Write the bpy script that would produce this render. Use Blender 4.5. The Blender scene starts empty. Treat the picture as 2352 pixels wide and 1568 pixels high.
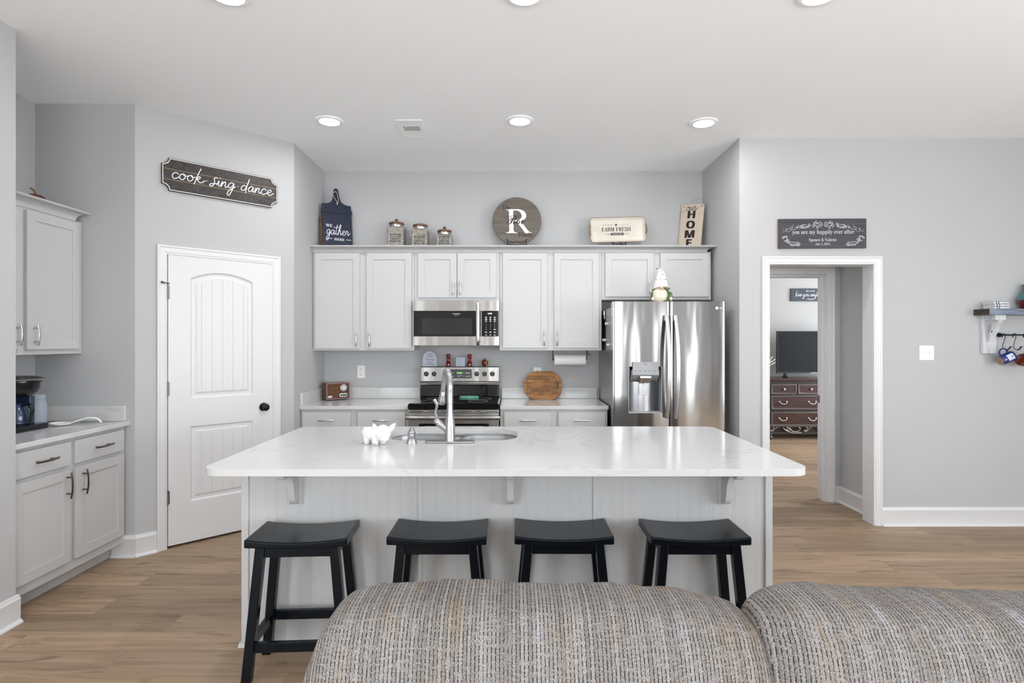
import bpy, bmesh, math, random
from mathutils import Vector as V, Matrix
from mathutils.geometry import tessellate_polygon

# ------------------------------------------------------------------ camera, world, exposure
S = bpy.context.scene
COL = S.collection
F, CX, CY, H = 1306.67, 1176.0, 784.0, 1.45          # 20 mm lens on a 36 mm sensor, 2352x1568
cd = bpy.data.cameras.new('camera'); cd.lens = 20; cd.sensor_width = 36; cd.clip_start = .05
cam = bpy.data.objects.new('camera', cd); COL.objects.link(cam)
cam.location = (0, 0, H); cam.rotation_euler = (math.pi/2, 0, 0); S.camera = cam
w = bpy.data.worlds.new('world'); S.world = w; w.use_nodes = True
w.node_tree.nodes['Background'].inputs[0].default_value = (.8, .9, 1, 1)
w.node_tree.nodes['Background'].inputs[1].default_value = .0
S.view_settings.view_transform = 'Standard'; S.view_settings.look = 'None'
S.view_settings.exposure = 0.33; S.view_settings.gamma = 1; S.view_settings.use_curve_mapping = False
S.cycles.max_bounces = 14; S.cycles.diffuse_bounces = 8; S.cycles.glossy_bounces = 5
S.cycles.sample_clamp_indirect = 6; S.cycles.use_denoising = True
WINDOW_POWER = 7.0      # daylight behind the camera
LAMP_POWER = 5.6       # each recessed ceiling lamp (watt)

# ------------------------------------------------------------------ helpers
def PX(px, Y): return (px-CX)*Y/F
def PZ(py, Y): return H-(py-CY)*Y/F
BASE = {}
def tag(o, label=None, cat=None, group=None, kind=None):
    if label: o['label'] = label
    if cat: o['category'] = cat
    if group: o['group'] = group
    if kind: o['kind'] = kind
    return o
def thing(name, label, cat, loc, group=None):
    o = bpy.data.objects.new(name, None); COL.objects.link(o); o.location = loc
    o.empty_display_size = .1
    BASE[o.name] = V(loc); return tag(o, label, cat, group)

class Fr:
    def __init__(s, o, u, v, n=None):
        s.o = V(o); s.u = V(u).normalized(); s.v = V(v).normalized()
        s.n = V(n).normalized() if n is not None else s.u.cross(s.v).normalized()
    def at(s, a, b, c=0): return s.o+s.u*a+s.v*b+s.n*c
    def sub(s, a, b, c=0, rot=0):
        cs, sn = math.cos(rot), math.sin(rot)
        return Fr(s.at(a, b, c), s.u*cs+s.v*sn, s.v*cs-s.u*sn, s.n)
def FY(y, x=0, z=0): return Fr((x, y, z), (1, 0, 0), (0, 0, 1), (0, -1, 0))     # faces the camera
def FX(x, y=0, z=0): return Fr((x, y, z), (0, 1, 0), (0, 0, 1), (1, 0, 0))      # on a left wall, faces right
def FZ(z, x=0, y=0): return Fr((x, y, z), (1, 0, 0), (0, 1, 0), (0, 0, 1))      # lies flat, faces up
def FD(z, x=0, y=0): return Fr((x, y, z), (1, 0, 0), (0, -1, 0), (0, 0, -1))    # faces down

def rrect(x0, y0, x1, y1, r, n=6):
    rs = r if isinstance(r, (tuple, list)) else (r,)*4
    out = []
    for (cx, cy, a0, rr) in ((x1-rs[1], y0+rs[1], -90, rs[1]), (x1-rs[2], y1-rs[2], 0, rs[2]), (x0+rs[3], y1-rs[3], 90, rs[3]), (x0+rs[0], y0+rs[0], 180, rs[0])):
        for i in range(n+1):
            t = math.radians(a0+90*i/n); out.append((cx+rr*math.cos(t), cy+rr*math.sin(t)))
    return out
def circ(cx, cy, r, n=32, ry=None):
    return [(cx+r*math.cos(2*math.pi*i/n), cy+(ry or r)*math.sin(2*math.pi*i/n)) for i in range(n)]
def cat(pts, n=6, closed=False):
    P = [V(p) for p in pts]; m = len(P); out = []
    rng = m if closed else m-1
    for i in range(rng):
        g = (lambda k: P[k % m]) if closed else (lambda k: P[max(0, min(m-1, k))])
        p0, p1, p2, p3 = g(i-1), g(i), g(i+1), g(i+2)
        for j in range(n):
            t = j/n
            out.append(.5*((2*p1)+(p2-p0)*t+(2*p0-5*p1+4*p2-p3)*t*t+(3*p1-p0-3*p2+p3)*t**3))
    if not closed: out.append(P[-1].copy())
    return out

class MB:
    def __init__(s): s.v = []; s.f = []; s.uv = None
    def add(s, vs, fs):
        b = len(s.v); s.v += [V(p) for p in vs]; s.f += [tuple(i+b for i in f) for f in fs]; return s
    def box(s, x0, y0, z0, x1, y1, z1):
        return s.add([(x, y, z) for x in (x0, x1) for y in (y0, y1) for z in (z0, z1)],
                     [(0, 1, 3, 2), (4, 6, 7, 5), (0, 4, 5, 1), (2, 3, 7, 6), (0, 2, 6, 4), (1, 5, 7, 3)])
    def fbox(s, fr, a0, b0, c0, a1, b1, c1):
        return s.add([fr.at(a, b, c) for a in (a0, a1) for b in (b0, b1) for c in (c0, c1)],
                     [(0, 1, 3, 2), (4, 6, 7, 5), (0, 4, 5, 1), (2, 3, 7, 6), (0, 2, 6, 4), (1, 5, 7, 3)])
    def prism(s, fr, outer, c0, c1, holes=()):
        loops = [list(outer)]+[list(h) for h in holes]
        b = len(s.v); n = sum(len(l) for l in loops); flat = [p for l in loops for p in l]
        s.v += [fr.at(p[0], p[1], c0) for p in flat]+[fr.at(p[0], p[1], c1) for p in flat]
        if holes:
            tr = tessellate_polygon([[V((p[0], p[1], 0)) for p in l] for l in loops])
            for t in tr:
                s.f.append(tuple(b+i for i in t)); s.f.append(tuple(b+n+i for i in t))
        else:
            s.f.append(tuple(b+i for i in range(n))); s.f.append(tuple(b+n+i for i in range(n)))
        k = 0
        for l in loops:
            m = len(l)
            for i in range(m):
                j = (i+1) % m; s.f.append((b+k+i, b+k+j, b+n+k+j, b+n+k+i))
            k += m
        return s
    def flat(s, fr, outer, c=0):
        b = len(s.v); s.v += [fr.at(p[0], p[1], c) for p in outer]; s.f.append(tuple(range(b, b+len(outer)))); return s
    def lathe(s, prof, o=(0, 0, 0), ax=(0, 0, 1), seg=24, sx=1, sy=1, u=None, caps=True):
        ax = V(ax).normalized(); o = V(o)
        if u is None: u = V((1, 0, 0)) if abs(ax.x) < .9 else V((0, 1, 0))
        u = V(u); u = (u-ax*u.dot(ax)).normalized(); w2 = ax.cross(u)
        b = len(s.v); m = len(prof)
        for (r, h) in prof:
            for i in range(seg):
                t = 2*math.pi*i/seg; s.v.append(o+ax*h+u*(r*math.cos(t)*sx)+w2*(r*math.sin(t)*sy))
        for k in range(m-1):
            for i in range(seg):
                j = (i+1) % seg; s.f.append((b+k*seg+i, b+k*seg+j, b+(k+1)*seg+j, b+(k+1)*seg+i))
        if caps and prof[0][0] > 1e-5: s.f.append(tuple(b+i for i in range(seg)))
        if caps and prof[-1][0] > 1e-5: s.f.append(tuple(b+(m-1)*seg+i for i in range(seg)))
        return s
    def cyl(s, p0, p1, r, seg=20, r1=None):
        p0, p1 = V(p0), V(p1); return s.lathe([(r, 0), (r if r1 is None else r1, (p1-p0).length)], p0, p1-p0, seg)
    def ell(s, c, rx, ry, rz, seg=24, rings=14, axes=None):
        c = V(c); A = axes or (V((1, 0, 0)), V((0, 1, 0)), V((0, 0, 1)))
        b = len(s.v)
        for k in range(rings+1):
            p = math.pi*k/rings
            for i in range(seg):
                t = 2*math.pi*i/seg
                s.v.append(c+A[0]*(rx*math.sin(p)*math.cos(t))+A[1]*(ry*math.sin(p)*math.sin(t))-A[2]*(rz*math.cos(p)))
        for k in range(rings):
            for i in range(seg):
                j = (i+1) % seg; s.f.append((b+k*seg+i, b+k*seg+j, b+(k+1)*seg+j, b+(k+1)*seg+i))
        return s
    def tube(s, pts, r, seg=10, closed=False, flat=None):
        P = [V(p) for p in pts]; n = len(P); b = len(s.v); nrm = None
        for i in range(n):
            a, c = (P[(i-1) % n], P[(i+1) % n]) if closed else (P[max(0, i-1)], P[min(n-1, i+1)])
            t = (c-a).normalized()
            if nrm is None:
                nrm = V((0, 0, 1)) if abs(t.z) < .9 else V((1, 0, 0))
                if flat is not None: nrm = V(flat)
            nrm = (nrm-t*nrm.dot(t)).normalized(); bi = t.cross(nrm)
            rr = r[min(i, len(r)-1)] if isinstance(r, list) else r
            ra, rb = rr if isinstance(rr, (list, tuple)) else (rr, rr)
            for k in range(seg):
                th = 2*math.pi*k/seg; s.v.append(P[i]+nrm*(ra*math.cos(th))+bi*(rb*math.sin(th)))
        for i in range(n if closed else n-1):
            for k in range(seg):
                j = (k+1) % seg; i2 = (i+1) % n
                s.f.append((b+i*seg+k, b+i*seg+j, b+i2*seg+j, b+i2*seg+k))
        if not closed:
            s.f.append(tuple(b+k for k in range(seg))); s.f.append(tuple(b+(n-1)*seg+k for k in range(seg)))
        return s
    def grid(s, fn, nu, nv, closeu=False):
        b = len(s.v)
        for i in range(nu):
            for j in range(nv): s.v.append(V(fn(i/(nu if closeu else nu-1), j/(nv-1))))
        for i in range(nu if closeu else nu-1):
            for j in range(nv-1):
                i2 = (i+1) % nu; s.f.append((b+i*nv+j, b+i2*nv+j, b+i2*nv+j+1, b+i*nv+j+1))
        return s
    def stroke(s, fr, pts, wd, c=.0006, n=5, smooth=True):
        P = cat([(p[0], p[1], 0) for p in pts], n) if smooth and len(pts) > 2 else [V((p[0], p[1], 0)) for p in pts]
        b = len(s.v); m = len(P); s._k = getattr(s, '_k', 0)+1; c = c+.00002*(s._k % 12)
        d0, d1 = (P[1]-P[0]).normalized(), (P[-1]-P[-2]).normalized()
        P[0] = P[0]-d0*wd*.3; P[-1] = P[-1]+d1*wd*.3
        for i in range(m):
            t = (P[min(m-1, i+1)]-P[max(0, i-1)])
            t = t.normalized() if t.length > 1e-9 else V((1, 0, 0))
            o = V((-t.y, t.x, 0))*wd/2
            for q in (P[i]+o, P[i]-o): s.v.append(fr.at(q.x, q.y, c))
        for i in range(m-1): s.f.append((b+2*i, b+2*i+1, b+2*i+3, b+2*i+2))
        return s
    def text(s, fr, st, size, a, b, c=.0006, style=None, width=None, align='C', sxy=1.0):
        vs, ps = text_geo(styled(st, style))
        if style == 'cap': vs = [V((p.x-.285*p.y, p.y, 0)) for p in vs]
        x0 = min(p.x for p in vs); x1 = max(p.x for p in vs)
        k = size; kx = size*sxy
        if width: kx = width/(x1-x0)
        off = -(x0+x1)/2 if align == 'C' else -x0
        bb = len(s.v)
        s.v += [fr.at(a+(p.x+off)*kx, b+p.y*k, c) for p in vs]
        s.f += [tuple(i+bb for i in f) for f in ps]
        return s
    def build(s, name, mat, parent=None, bevel=0, seg=2, angle=35, recalc=True, kind=None, label=None):
        base = V((0, 0, 0))
        if parent is not None: base = BASE[parent.name]
        me = bpy.data.meshes.new(name); me.from_pydata([p-base for p in s.v], [], s.f)
        if recalc:
            bm = bmesh.new(); bm.from_mesh(me); bmesh.ops.recalc_face_normals(bm, faces=bm.faces); bm.to_mesh(me); bm.free()
        me.materials.append(mat)
        me.shade_smooth(); me.set_sharp_from_angle(angle=math.radians(angle))
        o = bpy.data.objects.new(name, me); COL.objects.link(o)
        if parent is not None: o.parent = parent
        BASE[o.name] = base
        if bevel:
            m = o.modifiers.new('bevel', 'BEVEL'); m.width = bevel; m.segments = seg; m.limit_method = 'ANGLE'; m.angle_limit = math.radians(40)
        if kind: o['kind'] = kind
        if label: o['label'] = label
        return o
    def solid(s, name, mat, label, cat_, group=None, bevel=0, **k):
        c = sum(s.v, V((0, 0, 0)))/len(s.v); c.z = min(p.z for p in s.v)
        s.v = [p-c for p in s.v]
        o = s.build(name, mat, None, bevel, **k); o.location = c; BASE[o.name] = c
        return tag(o, label, cat_, group)

def styled(st, style):
    tab = {'serif': (0x1D400, 0x1D41A), 'script': (0x1D4D0, 0x1D4EA), 'ital': (0x1D468, 0x1D482), 'bolds': (0x1D5D4, 0x1D5EE)}
    if style == 'cap': return ''.join(chr(0x1D434+ord(ch)-65) if 'A' <= ch <= 'Z' else ch for ch in st)
    if style not in tab: return st
    U, L = tab[style]; out = ''
    for ch in st:
        if 'A' <= ch <= 'Z': out += chr(U+ord(ch)-65)
        elif 'a' <= ch <= 'z': out += chr(L+ord(ch)-97)
        elif '0' <= ch <= '9' and style == 'serif': out += chr(0x1D7CE+ord(ch)-48)
        else: out += ch
    return out
_TC = {}
def text_geo(st):
    if st not in _TC:
        c = bpy.data.curves.new('tmp', 'FONT'); c.body = st; c.size = 1; c.resolution_u = 3
        o = bpy.data.objects.new('tmp', c)
        me = bpy.data.meshes.new_from_object(o)
        _TC[st] = ([v.co.copy() for v in me.vertices], [tuple(p.vertices) for p in me.polygons])
        bpy.data.objects.remove(o); bpy.data.curves.remove(c); bpy.data.meshes.remove(me)
    return _TC[st]

# monoline hand lettering, x-height 1
GL = {
 'c': (.85, [[(.75, .72), (.5, .95), (.2, .8), (.05, .42), (.2, .06), (.5, .02), (.9, .35)]]),
 'o': (.95, [[(.5, .95), (.2, .8), (.06, .4), (.25, .03), (.55, .06), (.74, .45), (.6, .88), (.48, .8), (.7, .66), (1.02, .74)]]),
 'k': (1.1, [[(.55, 2.25), (.3, 1.2), (.05, -.35)], [(.2, .55), (.5, .98), (.66, .8), (.45, .55), (.22, .48), (.45, .3), (.62, .05), (.95, .1), (1.3, .5)]]),
 's': (.62, [[(-.1, .12), (.22, .6), (.38, 1.05), (.42, .7), (.5, .3), (.3, .0), (.05, .08)], [(.3, 0), (.62, .3)]]),
 'S': (.95, [[(.92, 1.2), (.74, 1.36), (.5, 1.12), (.58, .72), (.6, .25), (.35, -.16), (.06, -.08), (.2, .2), (.9, .35)]]),
 'i': (.48, [[(0, .15), (.2, .9), (.2, .25), (.36, .05), (.55, .3)], [(.3, 1.35), (.33, 1.42)]]),
 'n': (.92, [[(0, .1), (.17, .9), (.15, .05)], [(.15, .3), (.42, .85), (.6, .8), (.6, .2), (.75, .04), (.98, .32)]]),
 'm': (1.35, [[(0, .1), (.17, .9), (.15, .05)], [(.15, .3), (.4, .85), (.55, .75), (.55, .05)], [(.55, .3), (.82, .85), (1.0, .75), (1.0, .2), (1.15, .04), (1.38, .32)]]),
 'g': (.98, [[(.75, .85), (.4, .95), (.1, .5), (.25, .06), (.6, .3), (.8, .92), (.7, -.2), (.4, -1.15), (.12, -1.0), (.3, -.4), (1.05, .4)]]),
 'd': (.98, [[(.7, .8), (.35, .9), (.07, .45), (.2, .04), (.55, .2), (.78, .9), (.98, 2.1)], [(.98, 2.1), (.78, .8), (.74, -.3)]]),
 'a': (.95, [[(.72, .8), (.4, .93), (.08, .5), (.2, .04), (.5, .15), (.74, .85), (.7, .25), (.8, .04), (1.0, .3)]]),
 'e': (.82, [[(.0, .3), (.45, .52), (.58, .8), (.38, .95), (.14, .7), (.1, .3), (.35, .02), (.65, .1), (.98, .45)]]),
 't': (.58, [[(.34, 2.0), (.18, .9), (.16, .2), (.35, .04), (.6, .3)], [(-.35, 1.45), (.2, 1.5), (.9, 1.62)]]),
 'h': (.9, [[(-.02, .2), (.45, 1.3), (.55, 1.95), (.38, 2.02), (.2, 1.1), (.08, 0)], [(.1, .35), (.38, .88), (.56, .75), (.56, .18), (.7, .04), (.92, .3)]]),
 'r': (.78, [[(0, .25), (.15, .98), (.25, .82), (.48, .84), (.46, .3), (.6, .04), (.95, .55)]]),
 'u': (.9, [[(0, .3), (.12, .92), (.1, .3), (.25, .04), (.52, .3), (.6, .92), (.6, .3), (.74, .04), (.95, .32)]]),
 'y': (.9, [[(0, .3), (.12, .92), (.1, .35), (.28, .08), (.55, .4), (.64, .92), (.56, -.3), (.3, -1.15), (.06, -.9), (.3, -.3), (.95, .35)]]),
 '.': (.8, [[(.38, .5), (.42, .53)]]), ' ': (.5, []),
}
def script(mb, fr, st, a0, b0, width, wd, ys=1.0, c=.0006, slant=.12):
    tot = sum(GL[ch][0] for ch in st); k = width/tot; x = 0
    for ch in st:
        adv, strokes = GL[ch]
        for s_ in strokes:
            mb.stroke(fr, [(a0+(x+px+slant*py)*k, b0+py*k*ys) for px, py in s_], wd, c)
        x += adv
def spiral(mb, fr, cx, cy, r, turns, a0, dirn, wd, tail=None, c=.0006):
    pts = []
    n = int(10*turns)+2
    for i in range(n+1):
        t = i/n; a = a0+dirn*2*math.pi*turns*t; q = r*(.15+.85*t)
        pts.append((cx+q*math.cos(a), cy+q*math.sin(a)))
    if tail: pts += tail
    mb.stroke(fr, pts, wd, c, n=3)

# ------------------------------------------------------------------ materials
M = {}
def mat(name, col, rough=.5, metal=0, spec=.5, emit=0, coat=0, trans=0, alpha=1):
    m = bpy.data.materials.new(name); m.use_nodes = True; p = m.node_tree.nodes['Principled BSDF']
    p.inputs['Base Color'].default_value = (*col, 1); p.inputs['Roughness'].default_value = rough
    p.inputs['Metallic'].default_value = metal; p.inputs['Specular IOR Level'].default_value = spec
    if emit: p.inputs['Emission Color'].default_value = (*col, 1); p.inputs['Emission Strength'].default_value = emit
    if coat: p.inputs['Coat Weight'].default_value = coat; p.inputs['Coat Roughness'].default_value = .08
    if trans: p.inputs['Transmission Weight'].default_value = trans
    if alpha < 1: p.inputs['Alpha'].default_value = alpha
    M[name] = m; return m
class NT:
    def __init__(s, m): s.t = m.node_tree; s.p = s.t.nodes['Principled BSDF']
    def n(s, ty, **k):
        x = s.t.nodes.new(ty)
        for a, b in k.items(): setattr(x, a, b)
        return x
    def l(s, a, b): s.t.links.new(a, b)
    def math(s, op, a, b=None, c=None):
        x = s.n('ShaderNodeMath', operation=op)
        for i, q in enumerate((a, b, c)):
            if q is None: continue
            if isinstance(q, (int, float)): x.inputs[i].default_value = q
            else: s.l(q, x.inputs[i])
        return x.outputs[0]
    def coord(s, scale=(1, 1, 1), which='Object', rot=(0, 0, 0)):
        tc = s.n('ShaderNodeTexCoord'); mp = s.n('ShaderNodeMapping')
        mp.inputs['Scale'].default_value = scale; mp.inputs['Rotation'].default_value = rot
        s.l(tc.outputs[which], mp.inputs[0]); return mp.outputs[0]
    def noise(s, vec, scale=5, detail=3, rough=.5, dist=0):
        x = s.n('ShaderNodeTexNoise'); x.inputs['Scale'].default_value = scale; x.inputs['Detail'].default_value = detail
        x.inputs['Roughness'].default_value = rough; x.inputs['Distortion'].default_value = dist
        s.l(vec, x.inputs['Vector']); return x.outputs['Fac']
    def ramp(s, fac, stops):
        x = s.n('ShaderNodeValToRGB'); e = x.color_ramp.elements
        while len(e) < len(stops): e.new(.5)
        for q, (pos, c) in zip(e, stops): q.position = pos; q.color = (*c, 1)
        s.l(fac, x.inputs[0]); return x.outputs[0]
    def mix(s, fac, a, b, mode='MIX'):
        x = s.n('ShaderNodeMix', data_type='RGBA', blend_type=mode)
        if isinstance(fac, (int, float)): x.inputs['Factor'].default_value = fac
        else: s.l(fac, x.inputs['Factor'])
        for q, i in ((a, 6), (b, 7)):
            if isinstance(q, tuple): x.inputs[i].default_value = (*q, 1)
            else: s.l(q, x.inputs[i])
        return x.outputs[2]
    def bump(s, h, strength=.2, dist=.01):
        b = s.n('ShaderNodeBump'); b.inputs['Strength'].default_value = strength; b.inputs['Distance'].default_value = dist
        s.l(h, b.inputs['Height']); s.l(b.outputs[0], s.p.inputs['Normal'])
def wood(name, dark, light, stretch=(3, 30, 30), rough=.5, coat=0, bump=.1, scale=1.5, rot=0):
    m = mat(name, light, rough, coat=coat); t = NT(m)
    f = t.noise(t.coord(stretch, rot=(0, 0, rot)), scale, 5, .6, .6)
    t.l(t.ramp(f, [(.3, dark), (.7, light)]), t.p.inputs['Base Color']); t.bump(f, bump, .003); return m

mat('wall_paint', (.485, .488, .492), .75); mat('ceiling_paint', (.93, .95, .965), .9)
t = NT(M['wall_paint']); t.bump(t.noise(t.coord((1, 1, 1)), 260, 2), .04, .002)
t = NT(M['ceiling_paint']); t.bump(t.noise(t.coord((1, 1, 1)), 200, 2), .05, .002)
mat('trim_white', (.70, .704, .71), .35); mat('door_white', (.69, .694, .70), .38); mat('vent_white', (.93, .95, .965), .5)
mat('cabinet_paint', (.545, .546, .548), .38)
mat('plastic_white', (.8, .8, .8), .35); mat('paper_white', (.86, .86, .86), .85); mat('ceramic_white', (.86, .86, .86), .15, coat=.5)
mat('black_lacquer', (.003, .004, .006), .22, spec=.28); mat('black_plastic', (.009, .010, .013), .2); mat('black_glass', (.005, .005, .006), .05, spec=.32)
mat('black_metal', (.015, .014, .013), .35, .6); mat('dark_gap', (.01, .01, .01), .9)
mat('nickel', (.55, .55, .55), .28, 1); mat('faucet_nickel', (.43, .43, .44), .30, 1); mat('hinge_metal', (.22, .22, .22), .4, 1)
mat('dark_metal', (.16, .145, .135), .3, 1); mat('handle_satin', (.62, .62, .63), .38, 1); mat('chrome', (.75, .75, .76), .12, 1)  # alcove pulls are nickel; first metal here is darkened for their dim reflection
mat('steel_dull', (.42, .42, .43), .35, 1); mat('plastic_grey', (.36, .37, .39), .35); mat('plastic_dark', (.03, .03, .033), .4)
mat('screen_dark', (.012, .011, .010), .18, spec=.3); mat('white_paint', (.82, .82, .84), .5); mat('ink_dark', (.02, .012, .01), .6); mat('ink_navy', (.03, .05, .11), .6)
mat('lamp_lens', (1, .98, .95), .5, emit=9); mat('window_light', (.91, .96, 1.0), .5, emit=WINDOW_POWER); mat('window_bright', (.95, .98, 1.0), .5, emit=WINDOW_POWER*1.25); mat('window_soft', (.93, .97, 1.0), .5, emit=2.6)
M['black_lacquer'].node_tree.nodes['Principled BSDF'].inputs['Specular Tint'].default_value = (.72, .86, 1, 1)  # blue reflection tint stands in for sky light sheen on the stools
def steel(name, col, rough, rot=.25, wav=.02):
    m = mat(name, col, rough, 1); t = NT(m); t.p.inputs['Anisotropic'].default_value = .75; t.p.inputs['Anisotropic Rotation'].default_value = rot
    tg = t.n('ShaderNodeTangent'); tg.direction_type = 'RADIAL'; tg.axis = 'Z'; t.l(tg.outputs[0], t.p.inputs['Tangent'])
    if wav: t.bump(t.noise(t.coord((5, 5, .7)), 1.6, 1), wav, .3)
steel('steel_fridge', (.36, .356, .352), .12, .25, .013); steel('steel_range', (.335, .32, .302), .27, .25, .03)
mat('steel_sink', (.60, .60, .605), .36, 1)
# quartz
m = mat('quartz', (.80, .80, .80), .13); t = NT(m); co = t.coord((1, 1, 1))
n1 = t.noise(co, .75, 3, .5, 1.4); v = t.math('ABSOLUTE', t.math('SUBTRACT', n1, .5)); vein = t.math('SUBTRACT', 1, t.math('MULTIPLY', v, 170)); vein = t.math('MAXIMUM', vein, 0)
msk = t.math('MULTIPLY', vein, t.math('MULTIPLY', t.noise(co, 2.3, 2), .5))
t.l(t.mix(msk, (.62, .62, .62), (.40, .40, .41)), t.p.inputs['Base Color'])
# vinyl planks: boards run along X
m = mat('floor_planks', (.3, .22, .16), .46, spec=.3); t = NT(m)
tc = t.n('ShaderNodeTexCoord'); sp = t.n('ShaderNodeSeparateXYZ'); t.l(tc.outputs['Object'], sp.inputs[0])
PW, PL = .178, 1.22
row = t.math('FLOOR', t.math('DIVIDE', sp.outputs[1], PW)); wn = t.n('ShaderNodeTexWhiteNoise', noise_dimensions='1D'); t.l(row, wn.inputs['W'])
xs = t.math('ADD', t.math('DIVIDE', sp.outputs[0], PL), wn.outputs['Value']); colid = t.math('FLOOR', xs)
cb = t.n('ShaderNodeCombineXYZ'); t.l(row, cb.inputs[0]); t.l(colid, cb.inputs[1])
w2 = t.n('ShaderNodeTexWhiteNoise', noise_dimensions='3D'); t.l(cb.outputs[0], w2.inputs['Vector'])
fy = t.math('FRACT', t.math('DIVIDE', sp.outputs[1], PW)); fx = t.math('FRACT', xs)
ey = t.math('MINIMUM', fy, t.math('SUBTRACT', 1, fy)); ex = t.math('MINIMUM', fx, t.math('SUBTRACT', 1, fx))
seam = t.math('MAXIMUM', t.math('LESS_THAN', ey, .008), t.math('LESS_THAN', ex, .0012))
gx = t.n('ShaderNodeCombineXYZ'); t.l(t.math('ADD', t.math('MULTIPLY', sp.outputs[0], 1.3), t.math('MULTIPLY', w2.outputs['Value'], 40)), gx.inputs[0])
t.l(t.math('MULTIPLY', sp.outputs[1], 26), gx.inputs[1]); t.l(t.math('MULTIPLY', w2.outputs['Value'], 9), gx.inputs[2])
grain = t.noise(gx.outputs[0], 1.0, 6, .62, .9)
kx = t.n('ShaderNodeCombineXYZ'); t.l(t.math('ADD', t.math('MULTIPLY', sp.outputs[0], 1.7), t.math('MULTIPLY', w2.outputs['Value'], 23)), kx.inputs[0]); t.l(t.math('MULTIPLY', sp.outputs[1], 9), kx.inputs[1])
knot = t.ramp(t.noise(kx.outputs[0], 1.5, 3, .55, .8), [(.57, (0, 0, 0)), (.70, (1, 1, 1))])
base = t.ramp(grain, [(.22, (.225, .152, .096)), (.5, (.345, .242, .160)), (.80, (.44, .325, .228))])
hs = t.n('ShaderNodeHueSaturation'); t.l(base, hs.inputs['Color']); t.l(t.math('ADD', .80, t.math('MULTIPLY', w2.outputs['Value'], .42)), hs.inputs['Value'])
c1 = t.mix(t.math('MULTIPLY', knot, .62), hs.outputs[0], (.12, .08, .055)); c2 = t.mix(t.math('MULTIPLY', seam, .28), c1, (.1, .07, .05))
t.l(c2, t.p.inputs['Base Color']); t.bump(t.math('SUBTRACT', grain, t.math('MULTIPLY', seam, .6)), .06, .004)
wood('plank_dark', (.006, .006, .006), (.055, .041, .031), (1.6, 30, 30), .5, rot=-math.pi/4); wood('plank_gap_wood', (.25, .16, .08), (.4, .27, .15))
wood('plank_grey', (.028, .029, .033), (.06, .062, .07), (2, 40, 40), .55); wood('plank_round', (.075, .063, .052), (.165, .138, .108), (1.5, 20, 12), .5)
wood('walnut', (.07, .018, .010), (.17, .052, .03), (20, 20, 4), .35, .3); wood('cloth_grille', (.06, .025, .012), (.16, .07, .03), (60, 60, 60), .8)
wood('acacia', (.10, .032, .005), (.52, .23, .05), (2.5, 10, 16), .45, .2); wood('board_edge_wood', (.085, .032, .008), (.18, .08, .022))
wood('navy_board', (.002, .006, .024), (.006, .014, .048), (20, 20, 3), .5); wood('cream_board', (.52, .43, .33), (.62, .53, .42), (20, 20, 4), .5)
wood('lid_wood', (.06, .022, .010), (.20, .085, .035), (20, 20, 4), .4, .2); wood('galvanized', (.17, .155, .132), (.37, .35, .31), (14, 14, 14), .45, 0, .05, 2)
wood('dresser_wood', (.018, .006, .006), (.075, .022, .02), (3, 20, 20), .3, .4); wood('dresser_dark', (.008, .006, .007), (.025, .018, .02), (3, 20, 20), .35, .3)
wood('shelf_dark', (.02, .013, .009), (.06, .042, .03), (6, 20, 20), .6); wood('shelf_grey', (.10, .13, .18), (.26, .32, .41), (4, 26, 26), .6); wood('bracket_white', (.45, .46, .48), (.74, .76, .79), (24, 24, 3), .7)
wood('red_lacquer', (.16, .006, .008), (.24, .012, .014), (3, 3, 3), .12, .5); wood('teal_mat', (.06, .26, .19), (.22, .52, .38), (40, 40, 40), .6)
wood('tray_enamel', (.60, .56, .48), (.70, .66, .58), (3, 3, 3), .35, .3); wood('tray_edge', (.16, .10, .05), (.34, .24, .13), (8, 8, 8), .5)
mat('roof_grey', (.36, .38, .37), .7); mat('sign_pale', (.52, .56, .66), .6); mat('sign_blue', (.035, .05, .075), .5)
mat('gnome_green', (.075, .13, .04), .2, coat=.6); mat('gnome_cream', (.74, .66, .53), .2, coat=.6); mat('gnome_white', (.82, .80, .76), .25, coat=.5); mat('gnome_nose', (.72, .45, .27), .3)
mat('pumpkin_skin', (.10, .018, .012), .2, coat=.5); mat('pumpkin_stem', (.25, .16, .07), .5); mat('apple_tan', (.52, .32, .13), .3); mat('apple_red', (.13, .025, .014), .15, coat=.5)
mat('tv_screen', (.008, .013, .018), .2, spec=.3); mat('led_green', (.35, 1, .2), .5, emit=1.2); mat('led_white', (.85, .92, 1), .5, emit=1.6); mat('red_print', (.35, .02, .02), .5)
mat('key_grey', (.42, .42, .42), .5); mat('vase_teal', (.03, .16, .17), .15, coat=.5); mat('vase_red', (.13, .012, .018), .12, coat=.6); mat('mug_blue', (.012, .022, .16), .12, coat=.6); mat('mug_label', (.62, .68, .8), .4)
mat('mug_red', (.22, .014, .005), .2, coat=.5); mat('mug_orange', (.5, .16, .04), .25, coat=.5); mat('mug_clay', (.28, .19, .15), .7); mat('iron_blue', (.02, .035, .05), .35, .7)
mat('coffee_blue', (.02, .045, .10), .18, coat=.5); mat('jar_plastic', (.60, .68, .80), .06, alpha=.38); mat('jar_label', (.5, .02, .03), .4); mat('dial_silver', (.72, .74, .74), .3)
mat('sign_silver', (.48, .50, .54), .5); wood('sofa_base', (.14, .125, .115), (.32, .295, .275), (160, 160, 30), .95); mat('twig_white', (.75, .75, .73), .6); mat('radio_edge', (.17, .075, .075), .35); mat('shine_line', (.40, .40, .40), .3, 1); mat('dresser_edge', (.12, .105, .105), .3, .3); mat('carving_bronze', (.30, .27, .25), .35, .5)
mat('book_white', (.70, .72, .77), .5); mat('book_page', (.62, .58, .52), .8); mat('steel_logo', (.78, .78, .8), .4)
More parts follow.
